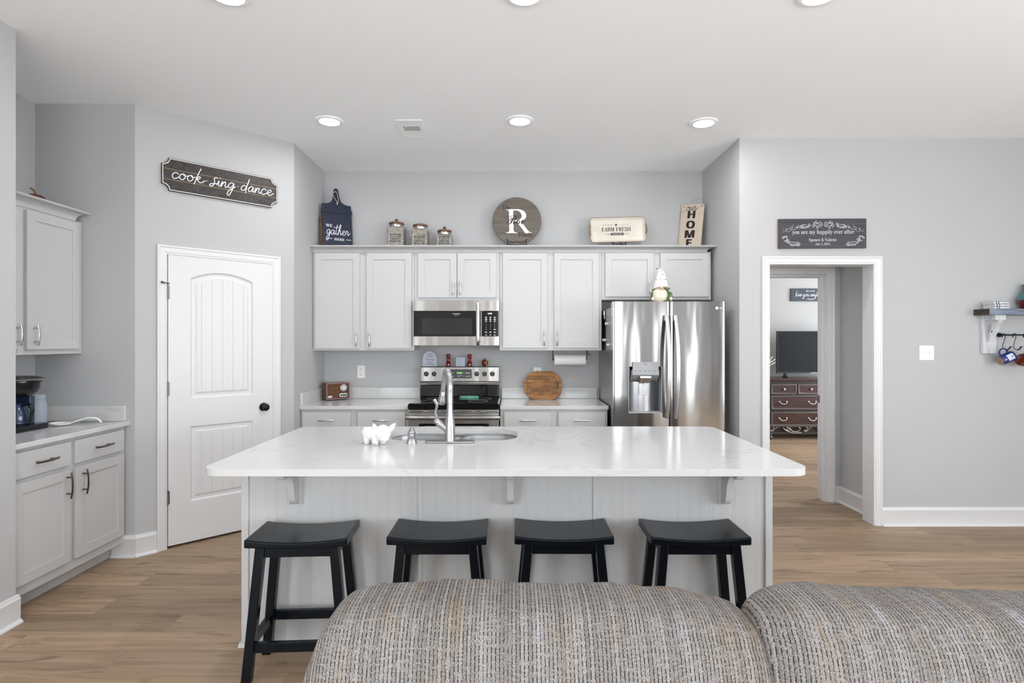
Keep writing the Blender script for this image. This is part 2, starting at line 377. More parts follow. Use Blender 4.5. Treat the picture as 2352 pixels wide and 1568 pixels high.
# chenille with ribs along V, tan and pale bands across U
m = mat('chenille', (.4, .37, .34), .95, spec=.1); t = NT(m); uv = t.n('ShaderNodeUVMap'); sp = t.n('ShaderNodeSeparateXYZ'); t.l(uv.outputs[0], sp.inputs[0])
U_, V_ = sp.outputs[0], sp.outputs[1]
ph = t.math('MULTIPLY', U_, 1/.0076); fu = t.math('FRACT', ph); rid = t.math('FLOOR', ph)
tri = t.math('ABSOLUTE', t.math('SUBTRACT', t.math('MULTIPLY', fu, 2), 1))           # 1 in the groove
wr = t.n('ShaderNodeTexWhiteNoise', noise_dimensions='1D'); t.l(rid, wr.inputs['W'])
def c3(a, b, c=None):
    x = t.n('ShaderNodeCombineXYZ'); t.l(a, x.inputs[0]); t.l(b, x.inputs[1])
    if c is not None: t.l(c, x.inputs[2])
    return x.outputs[0]
dash = t.noise(c3(t.math('MULTIPLY', rid, 3.7), t.math('MULTIPLY', V_, 150)), 1, 1)
groove = t.math('MULTIPLY', t.math('GREATER_THAN', tri, .72), t.math('GREATER_THAN', dash, .47))
fuzz = t.noise(c3(t.math('MULTIPLY', U_, 430), t.math('MULTIPLY', V_, 300)), 1, 4, .75)
bands = t.noise(c3(t.math('MULTIPLY', U_, 22), t.math('MULTIPLY', V_, 4)), 1, 2)
tone = t.math('ADD', t.math('MULTIPLY', wr.outputs['Value'], .10), t.math('MULTIPLY', t.math('SUBTRACT', fuzz, .055), 1.0))
cc = t.ramp(tone, [(.32, (.10, .09, .084)), (.5, (.245, .226, .212)), (.68, (.43, .415, .41))])
tan = t.ramp(bands, [(.58, (0, 0, 0)), (.68, (1, 1, 1))]); pale = t.ramp(bands, [(.30, (1, 1, 1)), (.40, (0, 0, 0))])
gate = t.math('MINIMUM', 1, t.math('MAXIMUM', .30, t.math('MULTIPLY', t.math('SUBTRACT', V_, .34), 7)))
cc = t.mix(t.math('MULTIPLY', t.math('MULTIPLY', tan, gate), .6), cc, (.25, .17, .09)); cc = t.mix(t.math('MULTIPLY', t.math('MULTIPLY', pale, gate), .45), cc, (.45, .48, .56))
cc = t.mix(t.math('MULTIPLY', groove, .9), cc, (.028, .021, .017)); t.l(cc, t.p.inputs['Base Color'])
t.bump(t.math('ADD', t.math('MULTIPLY', tri, -1), t.math('MULTIPLY', fuzz, .8)), .6, .004)
# quilted galvanised grain already above; chevrons for the beadboard are real grooves

def lamp_area(name, loc, size, power, parent=None, rot=(0, 0, 0), col=(.98, .98, 1), shape='DISK', sy=None):
    l = bpy.data.lights.new(name, 'AREA'); l.energy = power; l.shape = shape; l.size = size; l.color = col
    if sy: l.size_y = sy
    o = bpy.data.objects.new(name, l); COL.objects.link(o); o.rotation_euler = rot
    if parent: o.parent = parent; o.location = V(loc)-BASE[parent.name]
    else: o.location = loc
    return o
def st(mb, name, m='wall_paint', **k): return mb.build(name, M[m], kind='structure', **k)

# ------------------------------------------------------------------ room shell
YB, YR, YE, XL, XS = 5.37, 4.49, 3.84, -3.22, -2.556         # back wall, right front wall, alcove end wall, alcove left wall, stub face
YS = 2.93                                                     # end of the near left wall
A_, B_ = V((-2.545, YE, 0)), V((-1.769, 4.616, 0)); XC = 1.795
ZC, REAR, XR = 3.055, -3.6, 5.2
T_ = .12
OX0, OX1, OZ = 2.031, 2.855, 2.058                            # cased opening in the right wall
HY = 5.15; DX0, DX1 = 2.02, 2.838                             # second doorway, behind the little hall
st(MB().box(-3.5, REAR-.2, -.1, 7.2, 9.2, 0), 'floor', 'floor_planks')
st(MB().box(-3.5, REAR-.2, ZC, 7.2, 9.2, ZC+.1), 'ceiling', 'ceiling_paint')
st(MB().box(XL-T_, REAR-.1, 0, XS, YS, ZC), 'wall_left')
st(MB().box(XL-T_, YS, 0, XL, YE+T_, ZC), 'wall_alcove')
st(MB().box(XL, YE, 0, A_.x, YE+T_, ZC), 'wall_alcove_end')
st(MB().box(B_.x-T_, B_.y, 0, B_.x, YB+T_, ZC), 'wall_pantry')
st(MB().box(B_.x, YB, 0, XC+.0, YB+T_, ZC), 'wall_back')
st(MB().box(XC, YR+T_+.02, 0, XC+.11, YB+T_, ZC).box(XC, YR, 0, OX0-.02, YR+T_+.02, ZC).box(OX0-.02, YR, OZ+.02, OX1+.02, YR+T_+.02, ZC).box(OX1+.02, YR, 0, XR, YR+T_+.02, ZC), 'wall_right_front')
st(MB().box(XR, REAR-.1, 0, XR+T_, YR, ZC), 'wall_right')
st(MB().box(XS, REAR-T_, 0, XR, REAR, ZC), 'wall_rear')
# angled pantry wall with its door opening
FA = Fr(A_, (1, 1, 0), (0, 0, 1), (1, -1, 0)); LA = (B_-A_).length
D0, D1, DZ = .197, .921, 2.062
st(MB().fbox(FA, 0, 0, -T_, D0-.012, ZC, 0).fbox(FA, D1+.012, 0, -T_, LA, ZC, 0).fbox(FA, D0-.012, DZ+.012, -T_, D1+.012, ZC, 0).fbox(FA, D0-.02, 0, -T_-.02, D1+.02, DZ+.03, -T_), 'wall_angled')
# hall and bedroom behind the opening
HX = 2.97
st(MB().box(HX, YR+.14, 0, HX+.1, HY, 2.75), 'wall_hall_right')
st(MB().box(XC+.11, HY, 0, DX0, HY+.12, 2.75).box(DX0, HY, 2.05, DX1, HY+.12, 2.75).box(DX1, HY, 0, HX+.1, HY+.12, 2.75), 'wall_hall_back')
st(MB().box(XC+.11, YR+.14, 2.75, HX+.1, HY+.12, 2.8), 'ceiling_hall', 'ceiling_paint')
st(MB().box(XC, 8.95, 0, 7, 9.07, 2.8), 'wall_bedroom_back')
st(MB().box(XC, YB+T_, 0, XC+.1, 8.95, 2.8), 'wall_bedroom_left')
st(MB().box(7, HY, 0, 7.1, 9.07, 2.8), 'wall_bedroom_right')
st(MB().box(HX+.1, HY, 0, 7, HY+.12, 2.8), 'wall_bedroom_front')
st(MB().box(XC+.112, HY+.12, 2.75, 7.1, 9.07, 2.8), 'ceiling_bedroom', 'ceiling_paint')

# baseboards: moulded board plus shoe
BP = [(0, 0), (.030, 0), (.028, .008), (.022, .015), (.015, .019), (.015, .112), (.0165, .116), (.0165, .124), (.011, .132), (.009, .142), (0, .145)]
def board(mb, p0, p1, n, prof=BP):
    p0, p1, n = V((*p0, 0)), V((*p1, 0)), V((*n, 0)).normalized()
    vs = [q+n*(r+.0003)+V((0, 0, z)) for q in (p0, p1) for (r, z) in prof]; k = len(prof)
    mb.add(vs, [(i, (i+1) % k, k+(i+1) % k, k+i) for i in range(k)]+[tuple(range(k)), tuple(range(k, 2*k))]); return mb
def bb(name, *segs):
    mb = MB()
    for s_ in segs: board(mb, *s_)
    st(mb, name, 'trim_white', angle=25)
bb('baseboard_left', ((XS, REAR), (XS, YS+.012), (1, 0)))
bb('baseboard_alcove', ((-2.695, YE), (A_.x+.012, YE), (0, -1)))
def ap(t_): return (A_.x+.70711*t_, A_.y+.70711*t_)
bb('baseboard_angled', (ap(-.004), ap(.127), (1, -1)), (ap(.981), ap(LA), (1, -1)))
bb('baseboard_right', ((2.916, YR), (XR, YR), (0, -1)), ((XC, YR), (1.966, YR), (0, -1)))
bb('baseboard_hall', ((HX, YR+.145), (HX, HY), (-1, 0)), ((2.919, HY), (HX, HY), (0, -1)))
bb('baseboard_bedroom', ((XC+.1, 8.95), (7, 8.95), (0, -1)))
# casings
CP = [(0, 0), (0, .017), (.012, .019), (.018, .015), (.024, .015), (.030, .013), (.046, .012), (.050, .009), (.060, .007), (.064, 0)]   # (from outer edge inwards, proud)
def casing(mb, fr, a0, a1, z1, c=.0004, wd=.064):
    k = len(CP)
    def ring(fn): return [fr.at(*fn(q, p), ) for q, p in CP]
    L0 = [fr.at(a0+q, 0, c+p) for q, p in CP]; L1 = [fr.at(a0+q, z1-q, c+p) for q, p in CP]
    R1 = [fr.at(a1-q, z1-q, c+p) for q, p in CP]; R0 = [fr.at(a1-q, 0, c+p) for q, p in CP]
    mb.add(L0+L1+R1+R0, [(i+s_*k, (i+1) % k+s_*k, (i+1) % k+(s_+1)*k, i+(s_+1)*k) for s_ in range(3) for i in range(k)]+[tuple(range(k)), tuple(range(3*k, 4*k))])
    return mb
st(casing(MB(), FA, D0-.069, D1+.061, 2.121), 'trim_1', 'trim_white', angle=20)
st(casing(MB(), FY(YR), OX0-.06, OX1+.06, OZ+.062), 'trim_2', 'trim_white', angle=20)
st(MB().box(OX0-.018, YR-.003, 0, OX0, YR+T_+.024, OZ).box(OX1, YR-.003, 0, OX1+.018, YR+T_+.024, OZ).box(OX0-.018, YR-.003, OZ, OX1+.018, YR+T_+.024, OZ+.018), 'trim_3', 'trim_white')
st(casing(MB(), FY(HY), DX0-.075, DX1+.078, 2.122), 'trim_4', 'trim_white', angle=20)
st(MB().box(DX0-.012, HY-.003, 0, DX0+.004, HY+.125, 2.05).box(DX1-.004, HY-.003, 0, DX1+.014, HY+.125, 2.05).box(DX0, HY-.003, 2.036, DX1, HY+.125, 2.052)
   .box(DX1-.016, HY+.03, 0, DX1-.003, HY+.065, 2.04), 'trim_5', 'trim_white')
hp = MB().box(DX1-.009, HY+.076, .885, DX1-.003, HY+.119, .955); o = hp.build('strike_plate', M['dark_metal'], kind='structure')
# jamb of the pantry door
st(MB().fbox(FA, D0-.0115, 0, -T_, D0-.004, DZ+.004, -.001).fbox(FA, D1+.004, 0, -T_, D1+.0115, DZ+.004, -.001).fbox(FA, D0-.0115, DZ+.004, -T_, D1+.0115, DZ+.0115, -.001), 'trim_6', 'trim_white')

# ------------------------------------------------------------------ pantry door
door = thing('door_1', None, None, FA.at((D0+D1)/2, 0, -.018)); door['kind'] = 'structure'
mb = MB(); c_ = .002; b0 = .018
P0, P1 = .337, .774; rise = .052
def arch(a0, a1, z0, zs, rs, n=14):
    pts = [(a0, z0), (a1, z0)]
    for i in range(n+1):
        s_ = 1-2*i/n; pts.append(((a0+a1)/2+s_*(a1-a0)/2, zs+rs*(1-s_*s_)))
    return pts
up = arch(P0, P1, 1.042, 1.905, rise); lo = [(P0, .305), (P1, .305), (P1, .842), (P0, .842)]
mb.prism(FA, [(D0, b0), (D1, b0), (D1, DZ), (D0, DZ)], -.036, c_, [up, lo])
def loops(ls):
    b = len(mb.v); n = len(ls[0][0])
    for l, c in ls: mb.v += [FA.at(p[0], p[1], c) for p in l]
    for k in range(len(ls)-1):
        for i in range(n):
            j = (i+1) % n; mb.f.append((b+k*n+i, b+k*n+j, b+(k+1)*n+j, b+(k+1)*n+i))
    mb.f.append(tuple(b+(len(ls)-1)*n+i for i in range(n)))
def up_in(d): return arch(P0+d, P1-d, 1.042+d, 1.905-d*.9, rise*(1-1.2*d))
def lo_in(d): return [(P0+d, .305+d), (P1-d, .305+d), (P1-d, .842-d), (P0+d, .842-d)]
loops([(up, c_), (up_in(.012), c_-.011), (up_in(.030), c_-.011), (up_in(.042), c_-.006)])
loops([(lo, c_), (lo_in(.012), c_-.011), (lo_in(.030), c_-.011), (lo_in(.042), c_-.006)])
# raised planks with grooves between them
g0, g1 = P0+.043, P1-.043; edges = [g0, g0+.03]+[g0+.03+(g1-g0-.06)*i/4 for i in range(1, 4)]+[g1-.03, g1]
for i in range(6):
    x0, x1 = edges[i]+.0014, edges[i+1]-.0014
    def top(x, d=.043):
        s_ = (2*x-(P0+P1))/(P1-P0-2*d); return 1.905-d*.9+rise*(1-1.2*d)*(1-s_*s_)
    pts = [(x0, 1.086), (x1, 1.086)]+[(x1+(x0-x1)*k/5, top(x1+(x0-x1)*k/5)) for k in range(6)]
    mb.prism(FA, pts, c_-.008, c_-.003); mb.fbox(FA, x0, .349, c_-.008, x1, .798, c_-.003)
mb.build('door_leaf', M['door_white'], door, angle=20, label='white panelled pantry door leaf with arched upper panel')
for zc in (1.795, 1.118, .358):
    h = MB().cyl(FA.at(D0-.003, zc-.047, .007), FA.at(D0-.003, zc+.047, .007), .0062, 12)
    h.cyl(FA.at(D0-.003, zc-.052, .007), FA.at(D0-.003, zc+.052, .007), .0045, 10).fbox(FA, D0-.002, zc-.045, .0022, D0+.010, zc+.045, .0035)
    hg = h.build('hinge', M['hinge_metal'], door)
    if zc > 1.7:
        mb = MB().tube(cat([FA.at(D0-.003, zc+.06, .007), FA.at(D0-.02, zc+.064, .02), FA.at(D0-.046, zc+.066, .03)], 4), .003, 8)
        mb.cyl(FA.at(D0-.03, zc+.062, .016), FA.at(D0-.046, zc+.066, .034), .0075, 10).cyl(FA.at(D0+.008, zc+.062, .005), FA.at(D0-.004, zc+.062, .008), .005, 8)
        mb.build('door_stop', M['hinge_metal'], door)
kc = FA.at(.853, .94, .002)
kb = MB().lathe([(.0, 0), (.031, 0), (.033, .003), (.030, .008), (.012, .010), (.010, .026), (.020, .032), (.0275, .042), (.028, .050), (.024, .057), (.012, .061), (0, .062)], kc, FA.n, 28)
kb.build('door_knob', M['black_metal'], door)
MB().fbox(FA, D1-.002, .905, -.022, D1+.0035, .985, -.006).build('latch_plate', M['dark_metal'], door)

# ------------------------------------------------------------------ unseen windows, glowing panes laid out for the light they give
def window(name, fr, a0, b0, a1, b1, nx, nz, pm='window_light'):
    wd = thing(name, None, None, fr.at((a0+a1)/2, b0, 0)); wd['kind'] = 'structure'
    mb = MB(); w_ = .055
    mb.prism(fr, [(a0-w_, b0-w_), (a1+w_, b0-w_), (a1+w_, b1+w_), (a0-w_, b1+w_)], .0005, .03, [[(a0, b0), (a1, b0), (a1, b1), (a0, b1)]])
    for i in range(1, nx): x = a0+(a1-a0)*i/nx; mb.fbox(fr, x-.03, b0, .002, x+.03, b1, .028)
    for i in range(1, nz): z = b0+(b1-b0)*i/nz; mb.fbox(fr, a0, z-.02, .002, a1, z+.02, .026)
    mb.build('window_frame', M['trim_white'], wd)
    MB().fbox(fr, a0, b0, .0005, a1, b1, .004).build('pane', M[pm], wd)
FRr = Fr((0, REAR, 0), (-1, 0, 0), (0, 0, 1), (0, 1, 0))
window('window_1', FRr, -1.95, .25, .30, 2.45, 3, 2)
window('streak_window_2', FRr, -2.82, .06, -2.58, 2.15, 1, 1, 'window_soft')  # this and the next: narrow unseen panes, shaped to streak the refrigerator doors
window('streak_window_5', FRr, -4.02, .06, -3.72, 2.15, 1, 1, 'window_soft')
FRx = Fr((XR, 0, 0), (0, -1, 0), (0, 0, 1), (-1, 0, 0))
window('window_3', FRx, -1.6, .6, 2.6, 2.3, 4, 2)
window('fill_window_6', FX(XS), -3.2, .35, -.6, 2.3, 3, 2)  # unseen window added on the left wall to brighten the island front
FB = Fr((7, 0, 0), (0, -1, 0), (0, 0, 1), (-1, 0, 0))
window('window_4', FB, -8.4, .5, -5.6, 2.4, 2, 2, 'window_bright')

# ------------------------------------------------------------------ ceiling fittings
i = 0
rows = [(-1.327, 4.137), (.057, 4.13), (1.405, 4.17), (-1.313, 2.625), (.058, 2.625), (1.42, 2.625)]
where = ['nearest the pantry corner, in the kitchen row', 'middle one of the kitchen row, above the range', 'in front of the refrigerator, kitchen row', 'cut by the photo top, above the island left end', 'cut by the photo top, above the island middle', 'cut by the photo top, above the island right end']
for (x, y), wh in zip(rows, where):
    lt = thing('recessed_light', 'round lit recessed ceiling light '+wh, 'ceiling light', (x, y, ZC-.012), 'recessed ceiling lights')
    MB().lathe([(.068, .0118), (.070, .004), (.074, .0), (.090, .001), (.098, .006), (.099, .0118)], (x, y, ZC-.012), (0, 0, 1), 48, caps=False).build('trim_ring', M['vent_white'], lt)
    MB().lathe([(0, .006), (.068, .006), (.0685, .0118), (0, .0118)], (x, y, ZC-.012), (0, 0, 1), 40).build('lens', M['lamp_lens'], lt)
    lamp_area('lamp', (x, y, ZC-.016), .13, LAMP_POWER, lt)
vt = thing('ceiling_vent', 'white metal air vent in the ceiling between two recessed lights', 'vent', (-.752, 4.308, ZC-.012))
fd = FD(ZC, 0, 0)   # a = X, b = -Y, c = down
def vy(y): return -y
MB().prism(fd, [(-.852, -4.5), (-.652, -4.5), (-.652, -4.116), (-.852, -4.116)], .0003, .006, [[(-.815, -4.44), (-.689, -4.44), (-.689, -4.17), (-.815, -4.17)]]).build('vent_frame', M['vent_white'], vt, bevel=.003)
MB().fbox(fd, -.815, -4.44, .0003, -.689, -4.17, .0012).build('duct_opening', M['dark_gap'], vt)
mb = MB()
for k in range(12): x = -.811+.0107*k; mb.fbox(fd, x, -4.33, .0015, x+.0052, -4.235, .005)
mb.fbox(fd, -.815, -4.44, .001, -.689, -4.33, .0042)
for k in range(6): y = -4.232+.0105*k; mb.fbox(fd, -.815, y, .0015, -.689, y+.0068, .0045)
mb.build('vent_louvers', M['vent_white'], vt)
MB().tube(cat([(-.782, 4.185, ZC-.006), (-.785, 4.192, ZC-.018), (-.777, 4.202, ZC-.02)], 4), .003, 8).build('vent_lever', M['trim_white'], vt)

# ------------------------------------------------------------------ cabinets
def pull(fr, a, b, c, L, vert, parent, m='nickel'):
    f2 = fr.sub(a, b, c, math.pi/2 if vert else 0); mb = MB()
    n = 9; pts = []
    for i in range(n):
        s_ = -1+2*i/(n-1); pts.append(f2.at(s_*L/2, 0, .026+.010*(1-s_*s_)))
    mb.tube(pts, [(.0042, .0062)]*n, 10, flat=fr.n)
    for s_ in (-.5, .5): mb.cyl(f2.at(s_*L*.64, 0, 0), f2.at(s_*L*.64, 0, .031), .0045, 10)
    return mb.build('handle', M[m], parent)
def shaker(fr, a0, b0, a1, b1, c0=.001, t_=.02, rail=.057, rec=.008):
    mb = MB(); mb.prism(fr, [(a0, b0), (a1, b0), (a1, b1), (a0, b1)], c0, c0+t_, [[(a0+rail, b0+rail), (a1-rail, b0+rail), (a1-rail, b1-rail), (a0+rail, b1-rail)]])
    mb.fbox(fr, a0+rail-.002, b0+rail-.002, c0+.001, a1-rail+.002, b1-rail+.002, c0+t_-rec); return mb
def cabinet(name, label, cat_, fr, x0, z0, x1, z1, depth, doors=(), drawers=(), toe=0, group=None, m='nickel', hl=.128):
    o = thing(name, label, cat_, fr.at((x0+x1)/2, z0, -depth/2), group)
    mb = MB().fbox(fr, x0, z0+toe, -depth, x1, z1, 0)
    if toe: mb.fbox(fr, x0+.001, z0, -depth, x1-.001, z0+toe, -.09)
    mb.build('cabinet_box', M['cabinet_paint'], o, bevel=.0015)
    for (a0, b0, a1, b1, h) in doors:
        d = shaker(fr, a0, b0, a1, b1).build('door', M['cabinet_paint'], o, bevel=.0015)
        if h: pull(fr, h[0], h[1], .021, hl, True, d, m)
    for (a0, b0, a1, b1) in drawers:
        d = MB().fbox(fr, a0, b0, .001, a1, b1, .021).build('drawer', M['cabinet_paint'], o, bevel=.0025)
        pull(fr, (a0+a1)/2, (b0+b1)/2, .021, hl, False, d, m)
    return o
FU = FY(5.05); DY = 5.03
def dr(px0, py0, px1, py1, hx=None, hy=None): return (PX(px0, DY), PZ(py1, DY), PX(px1, DY), PZ(py0, DY), None if hx is None else (PX(hx, 5.0), PZ(hy, 5.0)))
ZU0, ZU1 = 1.37, 2.245
cabinet('wall_cabinet', 'tall light grey two-door wall cabinet left of the microwave', 'cabinet', FU, -1.766, ZU0, -.868, ZU1, .319, [dr(723, 581, 826, 800, 817, 779), dr(842, 581, 945, 800, 847.5, 779)], group='upper kitchen cabinets')
cabinet('wall_cabinet', 'short light grey two-door wall cabinet directly above the microwave', 'cabinet', FU, -.866, 1.811, -.112, ZU1, .319, [dr(960, 581, 1049, 683, 1040, 661), dr(1050.4, 581, 1140, 683, 1056.5, 661)], group='upper kitchen cabinets')
cabinet('wall_cabinet', 'tall light grey two-door wall cabinet between microwave and refrigerator', 'cabinet', FU, -.110, ZU0, .795, ZU1, .319, [dr(1155, 581, 1257.5, 799, 1250, 777), dr(1273, 581, 1376, 799, 1279.5, 777)], group='upper kitchen cabinets')
cabinet('wall_cabinet', 'short light grey wall cabinet over the refrigerator, behind the gnome', 'cabinet', FU, .797, 1.820, 1.765, ZU1, .319, [dr(1390.5, 581, 1502, 681, 1494, 660), dr(1517, 581, 1628.5, 681, 1524.5, 660)], group='upper kitchen cabinets')
def crown(name, label, fr, x0, x1, z0, z1, back, proj=.075, ret=(False, True)):
    pr = [(0, z0-.004), (.006, z0-.004), (.008, z0+.004)]
    h = z1-z0
    for i in range(9):
        t_ = i/8; pr.append((.008+(proj-.016)*(1-math.cos(t_*math.pi/2)), z0+.006+(h-.018)*math.sin(t_*math.pi/2)))
    pr += [(proj-.006, z1-.010), (proj, z1-.006), (proj, z1)]
    mb = MB(); k = len(pr)
    rows_ = []
    if ret[0]: rows_.append([fr.at(x0-c, z, -back) for c, z in pr]); rows_.append([fr.at(x0-c, z, c) for c, z in pr])
    else: rows_.append([fr.at(x0, z, c) for c, z in pr])
    if ret[1]: rows_.append([fr.at(x1+c, z, c) for c, z in pr]); rows_.append([fr.at(x1+c, z, -back) for c, z in pr])
    else: rows_.append([fr.at(x1, z, c) for c, z in pr])
    b = len(mb.v)
    for r_ in rows_: mb.v += r_
    for q in range(len(rows_)-1):
        for i in range(k-1): mb.f.append((b+q*k+i, b+q*k+i+1, b+(q+1)*k+i+1, b+(q+1)*k+i))
    mb.fbox(fr, x0-(proj-.012 if ret[0] else 0), z1-.012, -back, x1+(proj-.012 if ret[1] else 0), z1-.0005, proj-.004)
    mb.fbox(fr, x0, z0+.0005, -back, x1, z1-.014, -.004)
    return mb.solid(name, M['cabinet_paint'], label, 'crown molding', angle=30)
ZT = 2.292
crown('crown_molding', 'light grey crown molding running along the tops of the back wall cabinets', FU, -1.768, 1.722, ZU1+.001, ZT, .319, ret=(False, True))
# left alcove run (faces right)
FLu = FX(-2.90)
cabinet('wall_cabinet', 'light grey wall cabinet in the left alcove above the coffee maker', 'cabinet', FLu, 2.935, ZU0, 3.835, 2.25, .318, [(2.955, 1.402, 3.335, 2.235, (3.305, 1.49)), (3.378, 1.402, 3.79, 2.235, (3.425, 1.49))], group='upper kitchen cabinets', m='nickel')
crown('crown_molding', 'light grey crown molding on top of the left alcove wall cabinet', FLu, 2.935, 3.766, 2.251, 2.312, .318, .068, ret=(False, True))
FLb = FX(-2.611)
cabinet('base_cabinet', 'light grey base cabinet with dark-toned pulls in the left alcove', 'cabinet', FLb, 2.935, 0, 3.837, .884, .607,
        [(2.955, .160, 3.341, .70, (3.308, .612)), (3.384, .160, 3.798, .70, (3.432, .607))], [(2.955, .725, 3.341, .863), (3.384, .725, 3.798, .863)], toe=.10, m='dark_metal', hl=.15, group='lower kitchen cabinets')
mb = MB().prism(FZ(.8843), rrect(XL+.0005, 2.933, -2.575, YE-.0005, (0, .004, .004, 0), 3), 0, .0297)
ct = mb.solid('countertop', M['quartz'], 'white quartz countertop in the left alcove under the coffee maker', 'countertop', bevel=.004)
MB().box(-3.198, YE-.0205, .9142, -2.602, YE-.0004, 1.018).build('backsplash', M['quartz'], ct, bevel=.003)
MB().box(XL+.0004, 2.94, .9142, XL+.0205, YE-.001, 1.018).build('backsplash', M['quartz'], ct, bevel=.003)

# back run base cabinets and counters
FBk = FY(4.76); EY = 4.738
def drw(px0, px1): return (PX(px0, EY), .725, PX(px1, EY), .863)
cabinet('base_cabinet', 'light grey base cabinet with two drawers between pantry wall and range', 'cabinet', FBk, -1.766, 0, -.866, .884, .60,
        [(PX(694.5, EY), .16, PX(805, EY), .70, None), (PX(821, EY), .16, PX(930.5, EY), .70, None)], [drw(694.5, 805), drw(821, 930.5)], toe=.10, group='lower kitchen cabinets', hl=.132)
cabinet('base_cabinet', 'light grey base cabinet with two drawers between range and refrigerator', 'cabinet', FBk, -.098, 0, .798, .884, .60,
        [(PX(1158, EY), .16, PX(1265.5, EY), .70, None), (PX(1282.5, EY), .16, PX(1390.5, EY), .70, None)], [drw(1158, 1265.5), drw(1282.5, 1390.5)], toe=.10, group='lower kitchen cabinets', hl=.132)
def counter(label, x0, x1, splashes):
    ct = MB().prism(FZ(.8843), rrect(x0, 4.73, x1, YB-.0005, .003, 2), 0, .0297).solid('countertop', M['quartz'], label, 'countertop', bevel=.004)
    for s_ in splashes: MB().box(*s_).build('backsplash', M['quartz'], ct, bevel=.003)
counter('white quartz countertop under the radio, left of the range', -1.7685, -.864, [(-1.748, 5.3495, .9142, -.864, 5.3696, 1.018), (-1.7686, 4.745, .9142, -1.7485, 5.3694, 1.018)])
counter('white quartz countertop holding the wooden cutting board, right of the range', -.100, .803, [(-.098, 5.3495, .9142, .80, 5.3696, 1.018)])

# ------------------------------------------------------------------ island
IX0, IX1, IY0, IY1, IP = -1.318, 1.265, 2.386, 3.592, 2.71
isl = thing('kitchen_island', 'light grey beadboard kitchen island base behind the four black stools', 'island', (-.02, 3.1, 0))
BX0, BX1 = -1.288, 1.240
MB().prism(FZ(0), [(BX0+.003, IP+.014), (BX1-.003, IP+.014), (BX1-.003, 3.56), (BX0+.003, 3.56)], 0, .884, [[(-.76, 3.035), (.085, 3.035), (.085, 3.535), (-.76, 3.535)]]).box(-.77, 3.03, .5, .09, 3.54, .52).build('cabinet_body', M['cabinet_paint'], isl)
fi = FY(IP+.014)
seams = [BX0+.034, PX(961, IP), PX(1363.5, IP), BX1-.030]
for k in range(3):
    a0, a1 = seams[k]+(.004 if k else 0), seams[k+1]-.004
    pts = [(a0, 0)]; x = a0+.02; G = .0011
    while x < a1-.01:
        for q in (x, x+.011):
            if q+2*G < a1: pts += [(q-G, .008), (q, .0072), (q+G, .008)]
        x += .0533
    pts += [(a1, 0)]
    pts[0:1] = [(a0, .0005), (a0, .008)]; pts[-1:] = [(a1, .008), (a1, .0005)]
    f3 = Fr(fi.o, fi.u, fi.n, fi.v)                    # extrude upwards
    MB().prism(f3, pts, .021, .8835).build('beadboard_panel', M['cabinet_paint'], isl, angle=12)
for a in (seams[1], seams[2]): MB().fbox(fi, a-.0035, .02, .0005, a+.0185, .8835, .0125).build('batten', M['cabinet_paint'], isl, bevel=.003)
MB().fbox(fi, BX0, 0, -.02, BX0+.034, .8835, .018).build('corner_post', M['cabinet_paint'], isl, bevel=.002)
MB().fbox(fi, BX1-.034, 0, -.02, BX1, .8835, .018).build('corner_post', M['cabinet_paint'], isl, bevel=.002)
sh = MB().prism(Fr((BX0-.010, IP-.004, 0), (0, -1, 0), (0, 0, 1), (1, 0, 0)), [(-.02, 0), (.013, 0), (.0115, .008), (.006, .014), (0, .018), (-.02, .018)], 0, BX1-BX0+.02)
sh.build('shoe_molding', M['cabinet_paint'], isl)
for xc in (-1.028, -.008, 1.012):
    fc = Fr((xc, IP+.006, 0), (0, -1, 0), (0, 0, 1), (1, 0, 0))
    pf = [(0, .883), (.205, .883), (.205, .862)]+[(p.x, p.y) for p in cat([(.203, .858, 0), (.19, .838, 0), (.165, .832, 0), (.135, .836, 0), (.105, .824, 0), (.083, .79, 0), (.072, .745, 0), (.060, .705, 0), (.042, .688, 0), (.022, .682, 0)], 4)]+[(0, .682)]
    MB().prism(fc, pf, -.016, .016).fbox(fc, 0, .675, -.030, .009, .883, .030).build('corbel', M['cabinet_paint'], isl, bevel=.0015, angle=30)
hole = rrect(-.700, 3.085, .030, 3.492, .13, 10)
MB().prism(FZ(.8843), rrect(IX0, IY0, IX1, IY1, (.085, .085, .06, .06), 10), 0, .0297, [hole]).solid('island_countertop', M['quartz'], 'large white veined quartz countertop with rounded corners on the island', 'countertop', bevel=.005, seg=3)
snk = thing('sink', 'stainless double bowl sink set under the island countertop', 'sink', (-.335, 3.29, .68))
def bowl(x0, x1, y0, y1, ztop, nm):
    mb = MB(); L = []
    for (d, z, r) in ((0, ztop, .12), (.004, ztop-.05, .118), (.008, ztop-.16, .11), (.03, ztop-.195, .09), (.06, ztop-.2, .07)):
        L.append([V((p[0], p[1], z)) for p in rrect(x0+d, y0+d, x1-d, y1-d, r, 8)])
    n = len(L[0])
    for l in L: mb.v += l
    for k in range(len(L)-1):
        for i in range(n): j = (i+1) % n; mb.f.append((k*n+i, k*n+j, (k+1)*n+j, (k+1)*n+i))
    mb.f.append(tuple((len(L)-1)*n+i for i in range(n)))
    mb.build(nm, M['steel_sink'], snk)
bowl(-.705, -.345, 3.08, 3.497, .8705, 'bowl'); bowl(-.325, .035, 3.08, 3.497, .8705, 'bowl')
MB().prism(FZ(.8708), rrect(-.735, 3.06, .06, 3.525, .13, 8), 0, .0127, [rrect(-.706, 3.079, .036, 3.498, .13, 10)]).prism(FZ(.8600), [(-.36, 3.12), (-.31, 3.12), (-.31, 3.46), (-.36, 3.46)], 0, .0100).build('rim', M['steel_sink'], snk)
